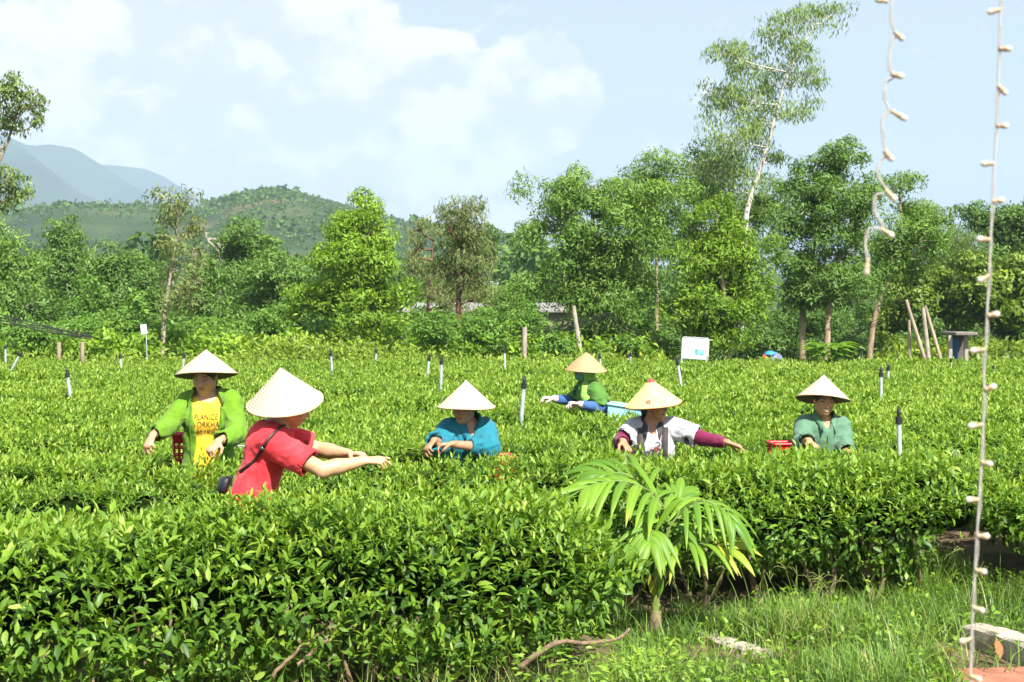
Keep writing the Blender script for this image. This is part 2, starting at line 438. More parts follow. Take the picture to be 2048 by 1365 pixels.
def shoots(mb, X, Y, Z, nl, tpl, Lm, Wm, stem=0.07, tbase=0.5):
    """upright tea shoots: leaves in a spiral round a short stem, young bright ones at the tip"""
    n = len(X); az0 = rng.random(n) * 6.28; tilt = rng.normal(0, 0.20, (n, 2))
    sc = rng.uniform(0.75, 1.25, n); tone = rng.normal(0, 0.09, n) + 0.08 * vnoise(np.stack([X * 1.1, Y * 1.1, 0 * X], -1))
    for k in range(nl):
        q = k / max(nl - 1, 1)
        az = az0 + k * 2.3 + rng.normal(0, 0.25, n)
        el = np.radians(16 + 58 * q ** 1.1 + rng.normal(0, 15, n))
        hx, hy = np.cos(az), np.sin(az)
        D = np.stack([hx * np.cos(el) + tilt[:, 0], hy * np.cos(el) + tilt[:, 1], np.sin(el)], -1)
        U = np.stack([-hx * np.sin(el), -hy * np.sin(el), np.cos(el)], -1) + rng.normal(0, 0.22, (n, 3))
        P = np.stack([X + tilt[:, 0] * stem * q, Y + tilt[:, 1] * stem * q, Z - stem * (1 - q)], -1)
        Ln = Lm * sc * (1.12 - 0.42 * q) * rng.uniform(0.8, 1.2, n)
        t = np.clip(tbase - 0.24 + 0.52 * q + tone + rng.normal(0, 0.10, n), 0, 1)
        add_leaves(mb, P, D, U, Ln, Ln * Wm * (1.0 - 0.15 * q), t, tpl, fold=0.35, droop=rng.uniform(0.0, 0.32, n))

def clear_people(X, Y, r=0.17):
    k = np.ones(len(X), bool)
    for c in PEOPLE_XY: k &= np.hypot(X - c[0], Y - c[1]) > r
    return k

def sheet(mb, x0, x1, y0, y1, step, drop, cond):
    xs = np.arange(x0, x1, step); ys = np.arange(y0, y1, step); X, Y = np.meshgrid(xs, ys)
    Z = tea_top(X, Y) - drop + 0.03 * vnoise(np.stack([X * 6, Y * 6, 0 * X], -1))
    n, m = X.shape; i = np.arange(n - 1)[:, None] * m + np.arange(m - 1)[None]
    f = np.stack([i, i + 1, i + m + 1, i + m], -1).reshape(-1, 4)
    c = cond(X, Y).ravel(); f = f[c[f].all(1)]
    mb.add(np.stack([X, Y, Z], -1).reshape(-1, 3), f, 0.0, 1)  # added under-layer, painted dark so gaps between shoots read as shade

FIELD_FAR = lambda x: 30.5 + 0.02 * x
def build_field():
    mb = MB()
    bands = [(10.0, 12.0, 300, 6, T_MID, 0.064, 0.41), (12.0, 15.5, 240, 5, T_LOW, 0.071, 0.44), (15.5, 21, 210, 4, T_LOW, 0.080, 0.45), (21, 31.5, 125, 4, T_LOW, 0.094, 0.46)]
    for (y0, y1, den, nl, tpl, Lm, Wm) in bands:
        xm = 0.38 * y1 + 1.0; A = 2 * xm * (y1 - y0); n = int(A * den)
        X = rng.uniform(-xm, xm, n); Y = rng.uniform(y0, y1, n); s = Y - SL * X
        k = (s > ROW0 + ROWP - 0.02) & (np.abs(X) < 0.375 * Y + 0.8) & (Y < FIELD_FAR(X)) & clear_people(X, Y)
        X, Y = X[k], Y[k]
        Z = tea_top(X, Y) + rng.uniform(-0.05, 0.035, len(X)) + np.where(rng.random(len(X)) < 0.06, rng.uniform(0.02, 0.08, len(X)), 0)
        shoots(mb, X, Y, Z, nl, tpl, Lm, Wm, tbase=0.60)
    # near-side band of the rows that starts at the aisle behind the second hedge
    n = int(9 * 2.4 * 300); X = rng.uniform(-4.6, 4.6, n); Y = rng.uniform(8.4, 10.0, n); s = Y - SL * X
    k = (s > ROW0 + ROWP - 0.02) & clear_people(X, Y); X, Y = X[k], Y[k]
    shoots(mb, X, Y, tea_top(X, Y) + rng.uniform(-0.05, 0.035, len(X)), 6, T_MID, 0.066, 0.42, tbase=0.60)
    sheet(mb, -14, 14, 8.5, 31, 0.16, 0.10, lambda X, Y: (Y - SL * X > ROW0 + ROWP + 0.1) & (np.abs(X) < 0.39 * Y + 1.6) & (Y < FIELD_FAR(X)))
    # lower front face of the first field row, seen through the gaps between the hedges
    hedge_face(mb, lambda X, Y: -(Y - SL * X - (ROW0 + ROWP + 0.14)), (-3.5, 5.6), (9.4, 13.0), 0.18, 5200, tpl=T_MID)
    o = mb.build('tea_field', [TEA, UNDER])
    tag(o, 'wide field of clipped bright green tea bushes stretching to the trees', 'tea field', kind='stuff')

def shell_points(F, bx, by, bz, n, d0, d1):
    out = []; tot = 0
    for _ in range(60):
        m = n * 6
        p = np.stack([rng.uniform(*bx, m), rng.uniform(*by, m), rng.uniform(*bz, m)], -1)
        f = F(p); k = (f < d1) & (f > d0); out.append(p[k]); tot += int(k.sum())
        if tot >= n: break
    p = np.concatenate(out)[:n]
    e = 0.02
    g = np.stack([F(p + np.eye(3)[i] * e) - F(p - np.eye(3)[i] * e) for i in range(3)], -1)
    return p, nrows(g), F(p)
def hedge_F(foot, zc=0.16):
    """implicit hedge: footprint distance (negative inside), undercut at the bottom, clipped flat on top, lumpy"""
    def F(p):
        X, Y, Z = p[..., 0], p[..., 1], p[..., 2]
        side = foot(X, Y) + (0.50 + 0.42 * vnoise(np.stack([X * 1.6, 0 * X + 3.3, 0 * X], -1))) * np.clip((0.62 - Z) / 0.62, 0, 1) ** 1.25 + 0.46 * np.clip((Z - 0.34) / 0.62, 0, 1) ** 1.8
        side = side + 0.20 * vnoise(p * np.array([1.25, 1.25, 0.8])) + 0.10 * vnoise(p * 3.0 + 4) + 0.05 * vnoise(p * 6.5)
        side = side + 0.30 * np.exp(-((X + 0.80 - 0.12 * Z) / 0.13) ** 2) * (Y < 7.6) * np.clip((0.75 - Z) / 0.4, 0, 1)
        side = side + 0.75 * np.exp(-((X - 3.12) / 0.20) ** 2) * (Y > 8.6) * np.clip((0.70 - Z) / 0.22, 0, 1)
        return np.maximum(np.maximum(side, Z - tea_top(X, Y)), zc - Z + 0.16 * vnoise(p * 2.3))
    return F
def hedge_face(mb, foot, bx, by, z0, n, big=1.0, want=0, tpl=T_TEA):
    F = hedge_F(foot, z0)
    p, g, f = shell_points(F, bx, by, (0.05, 0.98), n, -0.22, 0.03)
    n = len(p)
    D = g * rng.uniform(0.1, 1.0, (n, 1)) + np.array([0, 0, 1.0]) * rng.uniform(-0.35, 0.75, (n, 1)) + rng.normal(0, 0.55, (n, 3))
    D = nrows(D)
    U = g * 0.6 + np.array([0, 0, 0.9]) + rng.normal(0, 0.35, (n, 3))
    Ln = 0.068 * big * rng.uniform(0.65, 1.3, n)
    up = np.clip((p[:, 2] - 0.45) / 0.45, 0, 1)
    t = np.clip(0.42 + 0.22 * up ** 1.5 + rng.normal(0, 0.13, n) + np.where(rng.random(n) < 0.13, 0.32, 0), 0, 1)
    if want:
        outer = np.argsort(-(f + 0.25 * (-g[:, 1]).clip(0, 1) + 0.02 * rng.random(n)))
        vis = outer[:want]; rest = outer[want:]
    else: vis = np.zeros(0, int); rest = np.arange(n)
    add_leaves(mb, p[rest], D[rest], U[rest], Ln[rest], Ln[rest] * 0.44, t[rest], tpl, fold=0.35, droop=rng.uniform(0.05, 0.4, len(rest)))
    return [(p[i], D[i], U[i], Ln[i], t[i]) for i in vis]

LEAF_MESHES = []
def leaf_meshes():
    for k in range(6):
        mb = MB(); add_leaves(mb, [[0, 0, 0]], [[1, 0, 0]], [[0, 0, 1]], 1.0, 0.44, [0.18 + 0.13 * k], T_TEA, fold=0.35, droop=0.22)
        me = mb.mesh('leaf'); me.materials.append(TEA); LEAF_MESHES.append(me)
leaf_meshes()
def place_leaf(parent, p, D, U, Ln, t):
    x = nrm(D); y = nrm(np.cross(U, x)); z = np.cross(x, y)
    o = bpy.data.objects.new('leaf', LEAF_MESHES[int(np.clip((t - 0.12) / 0.13, 0, 5.99))]); COL.objects.link(o)
    M = Matrix(((x[0], y[0], z[0], p[0]), (x[1], y[1], z[1], p[1]), (x[2], y[2], z[2], p[2]), (0, 0, 0, 1)))
    o.parent = parent
    o.matrix_local = Matrix.Translation(-Vector(parent.location)) @ M @ Matrix.Scale(float(Ln), 4)
    return o

def build_hedge(label, x0, x1, s0_, s1, face_n, base, branches, cx, bow=0.0, tpl=T_TEA, fx=None):
    """one clipped hedge of tea bushes: foliage, an added dark-painted core that blocks light, woody stems, front leaves one by one"""
    root = thing('tea_hedge', label, 'hedge', base, 'tea hedges at the near edge of the field')
    s0 = s0_
    def foot(X, Y):
        s = Y - SL * X
        r = 0.26; s0 = s0_ - bow * np.clip(X - 0.3, 0, 2.6)
        qx = np.maximum(x0 + r - X, X - x1 + r); qs = np.maximum(s0 + r - s, s - s1 + r)
        return np.hypot(np.clip(qx, 0, None), np.clip(qs, 0, None)) + np.minimum(np.maximum(qx, qs), 0) - r
    mb = MB()
    ya, yb = s0 + SL * x0 - 0.1 - bow * 2.6, s1 + SL * x1 + 0.1
    n = int((x1 - x0) * (s1 - s0 + bow * 2.6) * 400)
    X = rng.uniform(x0, x1, n); Y = rng.uniform(s0 - bow * 2.6, s1, n) + SL * X
    k = (foot(X, Y) < -0.04) & clear_people(X, Y); X, Y = X[k], Y[k]
    edge = np.clip((foot(X, Y) + 0.66) / 0.64, 0, 1)
    Z = tea_top(X, Y) - 0.27 * edge ** 1.8 + 0.09 * vnoise(np.stack([X * 1.25, Y * 1.25, 0 * X + 2], -1)) * np.clip((8.6 - Y) / 1.0, 0.3, 1) + rng.uniform(-0.06, 0.04, len(X)) + np.where(rng.random(len(X)) < 0.08, rng.uniform(0.02, 0.09, len(X)), 0)
    shoots(mb, X, Y, Z, 6, tpl, 0.061, 0.40, tbase=0.60)
    vis = hedge_face(mb, foot, (x0 - 0.2 if fx is None else fx, x1 + 0.2), (ya, yb), 0.24, face_n, big=1.0, want=300, tpl=tpl)
    child(mb.build('foliage', TEA), root)['kind'] = 'stuff'
    for v in vis: place_leaf(root, *v)
    # added inner hull: stops light leaking through, gap shade put into its colour
    cb = MB(); xs = np.arange(x0 + 0.32, x1 - 0.3, 0.12)
    if len(xs) > 2:
        prof = [(0.70, 0.46), (0.52, 0.54), (0.40, 0.70), (0.46, 0.80), (0.8, 0.82)]
        wd = s1 - s0; ring = [(i, z) for i, z in prof] + [(wd - i, z) for i, z in prof[::-1]]
        V = []
        for x in xs:
            for (i, z) in ring: V.append((x, s0 + i + SL * x - bow * np.clip(x - 0.3, 0, 2.6) * (i < 0.9), z))
        V = np.array(V); V = V + 0.05 * np.stack([vnoise(V * 4), vnoise(V * 4 + 9), vnoise(V * 4 + 17)], -1)
        m = len(ring); Fq = []
        for a in range(len(xs) - 1):
            for b in range(m - 1): Fq.append([a * m + b, a * m + b + 1, a * m + m + b + 1, a * m + m + b])
        cb.add(V, Fq)
        for e in (0, (len(xs) - 1) * m): cb.add(V[e:e + m], [list(range(m))])
        child(cb.build('dark_fill_core', UNDER), root)
    # woody stems leaving the ground and forking into the hedge
    for bx in np.arange(x0 + 0.40, x1 - 0.35, 0.42):
        if not (cx[0] - 0.5 < bx < cx[1] + 0.5): continue
        bm = MB(); b0 = np.array([bx + rng.normal(0, 0.05), s0 - bow * max(0.0, min(bx - 0.3, 2.6)) + 0.42 + SL * bx + rng.normal(0, 0.06), -0.03])
        for q in range(rng.integers(3, 6)):
            e = b0 + np.array([rng.normal(0, 0.18), rng.normal(0.02, 0.12), rng.uniform(0.42, 0.62)])
            mid = b0 * 0.5 + e * 0.5 + np.array([rng.normal(0, 0.06), rng.normal(0, 0.04), -0.05])
            tube(bm, curve([b0, mid, e], 7), np.linspace(0.018, 0.007, 7), 6)
        child(bm.build('stem', TWIG), root)
    for ctrl, r0 in branches:
        bm = MB(); c = curve(ctrl, 12) + 0.004 * rng.normal(size=(12, 3)); c[:, 1] += 0.10; tube(bm, c, np.linspace(r0, r0 * 0.45, 12) * 0.78, 8)
        child(bm.build('branch', TWIG), root)
    return root
build_field()
build_hedge('tall clipped tea hedge filling the lower left foreground', -4.1, 0.62, 7.05, ROW0 - 0.10, 23000, (-1.5, 7.4, 0),
            [([W(1040, 1345, 6.95), W(1090, 1310, 6.95), W(1120, 1290, 7.0), W(1180, 1298, 7.05), W(1240, 1285, 7.1), W(1262, 1265, 7.12)], 0.020),
             ([W(590, 1340, 6.7), W(620, 1310, 6.72), W(650, 1285, 6.75), W(655, 1245, 6.85)], 0.018),
             ([W(535, 1365, 6.6), W(590, 1310, 6.65), W(640, 1275, 6.75)], 0.013)], (-2.6, 0.9))
build_hedge('tea hedge behind the young palm, its sunlit right end above the grass', -4.2, 3.60, ROW0 + 0.16, ROW0 + ROWP - 0.10, 14500, (1.0, 9.8, 0),
            [], (0.4, 2.6), bow=0.26, tpl=T_MID, fx=0.35)
build_hedge('short tea hedge at the right edge beyond the dark gap', 3.46, 5.4, ROW0 - 0.42, ROW0 + ROWP - 0.10, 7500, (3.6, 10.2, 0), [], (3.2, 5.2), tpl=T_MID)

# ================================================================== TREES
BARK_PALE = surf('bark_pale', (0.42, 0.36, 0.29), (0.20, 0.16, 0.12), scale=9, rough=0.9, bump=0.5, stretch=(1, 1, 0.25))
BARK_WHITE = surf('bark_white', (0.62, 0.58, 0.52), (0.40, 0.36, 0.31), scale=6, rough=0.85, bump=0.3, stretch=(1, 1, 0.25))
BARK_TAN = surf('bark_tan', (0.42, 0.33, 0.21), (0.18, 0.13, 0.08), scale=9, rough=0.9, bump=0.6, stretch=(1, 1, 0.25))
BARK_RED = surf('bark_red', (0.20, 0.095, 0.06), (0.09, 0.05, 0.035), scale=9, rough=0.95, bump=0.6, stretch=(1, 1, 0.25))
BARK_DARK = surf('bark_dark', (0.13, 0.10, 0.07), (0.06, 0.045, 0.035), scale=9, rough=0.95, bump=0.6, stretch=(1, 1, 0.25))
def stops(a, b, c): return [(0.0, a), (0.5, b), (1.0, c)]
FOL = {
    'acacia': leafmat('acacia_leaf', stops((0.070, 0.140, 0.022), (0.180, 0.325, 0.052), (0.30, 0.46, 0.10)), trans=0.42, rough=0.5, spec=0.35),
    'bright': leafmat('bright_leaf', stops((0.085, 0.165, 0.014), (0.220, 0.380, 0.028), (0.36, 0.52, 0.05)), trans=0.42, rough=0.5, spec=0.35),
    'dark': leafmat('dark_leaf', stops((0.050, 0.108, 0.018), (0.130, 0.250, 0.042), (0.23, 0.38, 0.07)), trans=0.38, rough=0.5, spec=0.35),
    'olive': leafmat('olive_leaf', stops((0.085, 0.115, 0.034), (0.20, 0.26, 0.08), (0.33, 0.37, 0.14)), trans=0.42, rough=0.55, spec=0.3),
    'pale': leafmat('pale_leaf', stops((0.085, 0.145, 0.042), (0.215, 0.325, 0.095), (0.34, 0.45, 0.16)), trans=0.42, rough=0.5, spec=0.35),
    'yellow': leafmat('yellow_leaf', stops((0.070, 0.130, 0.014), (0.200, 0.310, 0.030), (0.40, 0.47, 0.05)), trans=0.36, rough=0.45, spec=0.35),
    'fern': leafmat('fern_leaf', stops((0.050, 0.115, 0.016), (0.135, 0.280, 0.036), (0.24, 0.41, 0.06)), trans=0.40, rough=0.5, spec=0.35),
}
DENS, LEAFK = 1.05, 0.86
def crown_leaves(mb, c, rad, n, Ln, Wd, droop_dir=0.35, sub=9, subr=0.42, layer=False, tone=0.0, tpl=T_LOW):
    """foliage mass: small lobes on an ellipsoid, leaves concentrated on their outer shells, gaps between"""
    c = np.asarray(c, float); rad = np.asarray(rad, float)
    sd = rand_unit(sub); sd[:, 2] = sd[:, 2] * 0.9 + 0.12
    sc = c + sd * rad * rng.uniform(0.35, 0.80, (sub, 1))
    sr = rng.uniform(0.75, 1.25, sub)[:, None] * subr * rad * np.array([1, 1, 0.62 if layer else 0.85])
    stone = rng.normal(0, 0.10, sub)
    w = rng.integers(0, sub, n)
    u = rand_unit(n); u[:, 2] = np.where((u[:, 2] < -0.3) & (rng.random(n) < 0.5), -u[:, 2] * 0.8, u[:, 2])
    rr = rng.random(n) ** 0.33 * 1.06
    P = sc[w] + u * sr[w] * rr[:, None]
    P = P + 0.10 * rad.mean() * np.stack([vnoise(P * 3.0), vnoise(P * 3.0 + 11), vnoise(P * 3.0 + 23)], -1)
    rv = rng.normal(0, 1.0, (n, 3)); rv = rv - 0.75 * (rv * u).sum(1, keepdims=True) * u
    D = nrows(nrows(rv) * 0.8 + u * 0.25 + np.array([0, 0, -droop_dir]))
    U = u * 1.2 + np.array([0, 0, 0.45]) + rng.normal(0, 0.34, (n, 3))
    L = Ln * rng.uniform(0.65, 1.35, n)
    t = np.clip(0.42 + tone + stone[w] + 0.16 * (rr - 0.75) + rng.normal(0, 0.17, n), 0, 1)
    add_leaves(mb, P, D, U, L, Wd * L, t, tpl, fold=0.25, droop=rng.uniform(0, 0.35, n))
    return sc
def tree(label, base_px, d, masses, mat, bark, group, trunk=None, dens=330, leaf=(0.13, 0.30), trunk_r=0.09, depth=0.85, droop=0.4, name='tree', forks=True, sub=10, subr=0.42, tone=0.0, cat='tree', layer=False, tpl=T_LOW, dj=0.5, fill=True, br=0.5):
    """masses: (px, py, rx, ry[, dd]) ellipsoids in photo pixels at distance d (dd = extra distance)"""
    k = d / F_PX
    b = W(base_px, HY, d); b[2] = 0.0
    root = thing(name, label, cat, b, group)
    cb = MB(); tips = []
    if fill:
        ms2 = [tuple(a) for a in masses]
        for a, b2 in zip(ms2[:-1], ms2[1:]):
            if math.hypot(a[0] - b2[0], a[1] - b2[1]) < 1.9 * max(a[2], b2[2]): masses = masses + [((a[0] + b2[0]) / 2, (a[1] + b2[1]) / 2 + 6, (a[2] + b2[2]) * .40, (a[3] + b2[3]) * .40)]
    for ms in masses:
        px, py, rx, ry = ms[:4]; dd = ms[4] if len(ms) > 4 else rng.uniform(-dj, dj)
        c = W(px, py, d); c[1] += dd
        rad = np.array([rx * k, max(rx, ry) * k * depth, ry * k])
        area = 4 * math.pi * ((rad[0] * rad[1]) ** 1.6 / 3 + (rad[0] * rad[2]) ** 1.6 / 3 + (rad[1] * rad[2]) ** 1.6 / 3) ** (1 / 1.6)
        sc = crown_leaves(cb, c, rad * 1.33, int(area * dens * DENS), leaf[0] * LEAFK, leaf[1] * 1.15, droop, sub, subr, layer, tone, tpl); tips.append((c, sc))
    tb = MB()
    if trunk is None:
        top = W(np.mean([m[0] for m in masses]), min(m[1] for m in masses) + 20, d)
        trunk = [b + [0, 0, -0.1], b * 0.6 + top * 0.4 + [0.05, 0, 0], top]
    else:
        trunk = [b + [0, 0, -0.1]] + [W(x, y, d) for x, y in trunk]
    tc = curve(trunk, 18); tube(tb, tc, np.linspace(trunk_r, trunk_r * 0.25, 18), 8)
    if forks:
        for c, sc in tips:
            j = np.argmin(np.linalg.norm(tc - c, axis=1) + 0.8 * np.clip(tc[:, 2] - c[2] + 0.25, 0, 9)); a = tc[j]
            mid = a * 0.5 + c * 0.5 + [0, 0, -0.06]
            tube(tb, curve([a, mid, c], 6), np.linspace(trunk_r * br, trunk_r * br * 0.4, 6), 5, cap=False)
            for e in sc[:6]:
                tube(tb, curve([c * 0.8 + a * 0.2, (c + e) / 2, e], 4), np.linspace(trunk_r * br * 0.36, 0.006, 4), 4, cap=False)
    child(tb.build('trunk', bark), root)
    child(cb.build('crown', mat), root)
    return root
G1 = 'trees at the right edge of the field'; G2 = 'trees at the left edge of the field'; G3 = 'understorey trees along the field edge'
# ---- right group
tree('big billowing acacia right of centre, with many rounded grey-green clumps', 1190, 36, [(1100, 400, 60, 52), (1190, 385, 70, 55), (1262, 430, 75, 60), (1105, 470, 66, 55), (1200, 480, 85, 62), (1120, 560, 80, 55), (1245, 560, 85, 70), (1180, 620, 85, 55), (1290, 500, 60, 60), (1225, 670, 70, 40)],
     FOL['acacia'], BARK_TAN, G1, trunk=[(1192, 640), (1196, 540), (1185, 440), (1190, 370)], trunk_r=0.11, dens=300, leaf=(0.15, 0.24), subr=0.36, sub=13)
tree('round-topped acacia showing above the big acacia, left of the tall tree', 1310, 41, [(1300, 352, 66, 42), (1345, 410, 55, 55), (1270, 410, 55, 50), (1330, 480, 70, 60)], FOL['acacia'], BARK_TAN, G1, dens=230, leaf=(0.15, 0.26), tone=-0.05)
tree('bright green drooping acacia directly behind the white notice board', 1455, 34.5, [(1432, 432, 66, 48), (1400, 510, 75, 60), (1482, 500, 66, 62), (1510, 590, 52, 70), (1440, 590, 85, 62), (1385, 630, 66, 60), (1465, 665, 85, 50)],
     FOL['bright'], BARK_TAN, G1, dens=330, leaf=(0.14, 0.26), tone=-0.14, subr=0.36, sub=13, trunk=[(1452, 640), (1440, 520), (1432, 420)])
tree('very tall thin eucalyptus with a white trunk leaning over the other trees', 1478, 46, [(1450, 110, 34, 38), (1500, 120, 36, 44), (1440, 190, 40, 44), (1500, 200, 44, 48), (1452, 275, 48, 48), (1510, 285, 40, 44), (1560, 60, 40, 42), (1600, 110, 40, 34), (1665, 28, 34, 30), (1618, 35, 36, 28), (1610, 160, 34, 26), (1555, 160, 42, 40), (1590, 225, 36, 26), (1530, 235, 36, 34), (1430, 345, 52, 50), (1490, 350, 50, 50), (1560, 320, 22, 20)],
     FOL['pale'], BARK_WHITE, G1, depth=1.0, tone=0.05, trunk=[(1490, 470), (1500, 400), (1530, 310), (1552, 230), (1580, 140), (1630, 50)], trunk_r=0.105, dens=125, leaf=(0.19, 0.22), droop=1.2, subr=0.56, fill=False, br=0.26, sub=9, dj=1.0)
tree('broad dark acacia with two bare trunks, right of the leaning eucalyptus', 1605, 37.5, [(1690, 325, 46, 44), (1625, 355, 58, 46), (1590, 430, 60, 60), (1665, 430, 78, 62), (1720, 400, 42, 50), (1600, 520, 70, 60), (1690, 520, 70, 66), (1640, 590, 72, 40), (1580, 590, 42, 40), (1735, 580, 46, 50)],
     FOL['dark'], BARK_TAN, G1, trunk=[(1605, 640), (1612, 560), (1640, 450), (1680, 340)], trunk_r=0.10, dens=300, leaf=(0.14, 0.28), sub=13, subr=0.36, tone=0.03)
tree('slim acacia with a straight tan trunk behind the broad-leaved plant', 1652, 37, [(1660, 560, 40, 36), (1690, 590, 40, 34)], FOL['dark'], BARK_TAN, G1, trunk=[(1655, 660), (1660, 600), (1668, 540)], trunk_r=0.11, dens=260, leaf=(0.14, 0.28))
tree('acacia with a forked leaning trunk behind the hanging light strings', 1735, 40, [(1795, 385, 44, 36), (1850, 425, 42, 32), (1880, 440, 22, 22), (1800, 460, 66, 50), (1860, 490, 46, 42), (1790, 540, 60, 50), (1745, 500, 50, 60)],
     FOL['acacia'], BARK_TAN, G1, trunk=[(1745, 660), (1765, 590), (1800, 500), (1800, 400)], trunk_r=0.10, dens=250, leaf=(0.14, 0.28), tone=-0.05)
tree('dense acacia filling the gap below the tall eucalyptus', 1420, 49, [(1405, 325, 40, 42), (1445, 375, 55, 48), (1385, 400, 46, 48), (1500, 430, 50, 42), (1550, 400, 40, 46), (1470, 470, 70, 50)], FOL['acacia'], BARK_TAN, G1, dens=190, leaf=(0.16, 0.3), tone=-0.06)
tree('leafy acacia behind the gap right of the forked trunk', 1900, 52, [(1880, 490, 50, 46), (1930, 520, 46, 44), (1850, 560, 50, 50), (1960, 580, 50, 50)], FOL['dark'], BARK_TAN, G1, dens=190, leaf=(0.16, 0.3), tone=-0.04)
tree('wispy grey-green casuarina between the two light strings', 1905, 46, [(1905, 480, 46, 36), (1870, 520, 40, 36), (1925, 540, 40, 40), (1890, 570, 50, 34)], FOL['pale'], BARK_TAN, G1, dens=150, leaf=(0.22, 0.10), droop=1.0, tone=-0.05, sub=12)
tree('dark round-crowned tree on the skyline at the right edge', 1990, 56, [(1945, 430, 30, 32), (1985, 460, 52, 46), (2045, 445, 55, 44), (2100, 470, 60, 60), (2010, 530, 70, 50)], FOL['dark'], BARK_DARK, G1, dens=200, leaf=(0.18, 0.36), tone=0.0)
tree('leafy yellow-green tree above the small hut at the right edge', 1985, 43, [(1960, 555, 55, 45), (2025, 560, 60, 50), (2070, 620, 60, 60), (1985, 620, 70, 50), (1930, 610, 40, 46), (2030, 670, 60, 40)], FOL['yellow'], BARK_DARK, G1, dens=250, leaf=(0.17, 0.5), tone=-0.16, trunk_r=0.09)
tree('yellow-leaved young tree behind the three leaning poles', 1830, 44, [(1815, 570, 45, 40), (1860, 560, 36, 40), (1835, 630, 60, 50), (1790, 650, 40, 46), (1880, 650, 46, 40)], FOL['yellow'], BARK_DARK, G1, dens=250, leaf=(0.15, 0.5), tone=-0.08)
for i, (x, y, rx, ry, d, lab) in enumerate([(1540, 690, 60, 30, 42, 'dark shady thicket right of the notice board'), (1700, 690, 60, 34, 46, 'dark thicket between the bare acacia trunks'), (1330, 690, 70, 40, 39, 'dark thicket left of the notice board'), (1860, 700, 70, 26, 39, 'low green thicket under the leaning poles'), (1990, 700, 80, 26, 38, 'low thicket in front of the small hut'), (1620, 650, 70, 46, 47, 'deep shaded thicket behind the two bare trunks'), (1770, 610, 60, 60, 50, 'tall thicket behind the forked acacia trunk')]):
    tree(lab, x, d, [(x - rx * .5, y, rx * .7, ry), (x + rx * .5, y + 4, rx * .7, ry * .9)], FOL['dark'] if i not in (3, 4) else FOL['yellow'], BARK_DARK, 'thickets under the right-hand trees', name='shrub', cat='shrub', dens=300, leaf=(0.12, 0.4), trunk_r=0.03, tone=-0.12 if i not in (3, 4) else -0.1)
# ---- left group
tree('single bright lime-green tree left of centre, tall against the hill', 712, 35, [(715, 428, 52, 40), (690, 470, 50, 42), (745, 470, 48, 44), (712, 525, 75, 44), (660, 520, 34, 36), (765, 530, 34, 40), (640, 590, 62, 42), (720, 600, 75, 48), (785, 600, 46, 48), (600, 610, 36, 32), (750, 650, 70, 36)],
     FOL['bright'], BARK_DARK, G2, dens=320, leaf=(0.14, 0.3), tone=-0.02, sub=12, subr=0.38)
tree('feathery brownish tree with a red-brown trunk left of the centre', 917, 39, [(925, 425, 46, 36), (900, 460, 40, 38), (955, 470, 42, 40), (925, 505, 62, 40), (970, 520, 30, 34), (890, 540, 40, 34), (935, 560, 50, 30)], FOL['olive'], BARK_RED, G2, trunk=[(917, 640), (918, 560), (922, 470), (926, 410)], trunk_r=0.10, dens=190, leaf=(0.17, 0.17), droop=0.9, sub=13, subr=0.4)
tree('thin brownish sapling beside the bright lime-green tree', 838, 43, [(838, 460, 24, 30), (830, 510, 28, 36), (850, 560, 34, 36), (880, 590, 46, 28), (950, 600, 46, 26)], FOL['olive'], BARK_RED, G2, dens=150, leaf=(0.17, 0.16), droop=0.9, tone=0.05)
tree('thin half-bare sapling with a pale trunk above the yellow shirt worker', 324, 33, [(345, 405, 34, 26), (380, 400, 20, 22), (335, 440, 26, 30), (375, 455, 26, 34), (350, 500, 30, 36), (385, 520, 22, 30), (330, 550, 28, 34), (375, 590, 40, 34), (400, 560, 24, 24), (340, 620, 26, 26)],
     FOL['olive'], BARK_PALE, G2, trunk=[(328, 640), (338, 570), (348, 500), (355, 430), (360, 390)], trunk_r=0.055, dens=150, leaf=(0.16, 0.24), droop=0.6, subr=0.55, sub=8, tone=0.05, br=0.3, fill=False)
tree('dark crowned tree below the hill, right of the thin sapling', 490, 52, [(492, 470, 46, 36), (470, 510, 52, 42), (525, 520, 50, 40), (490, 560, 76, 40), (560, 560, 50, 38), (440, 560, 40, 40)], FOL['dark'], BARK_DARK, G2, dens=190, leaf=(0.19, 0.3), tone=-0.02)
tree('dark spreading tree left of the bright lime-green tree', 560, 44, [(545, 545, 60, 32), (600, 570, 46, 36), (520, 600, 66, 40), (590, 620, 60, 36), (470, 620, 50, 36)], FOL['dark'], BARK_DARK, G2, dens=230, leaf=(0.16, 0.34), tone=0.05)
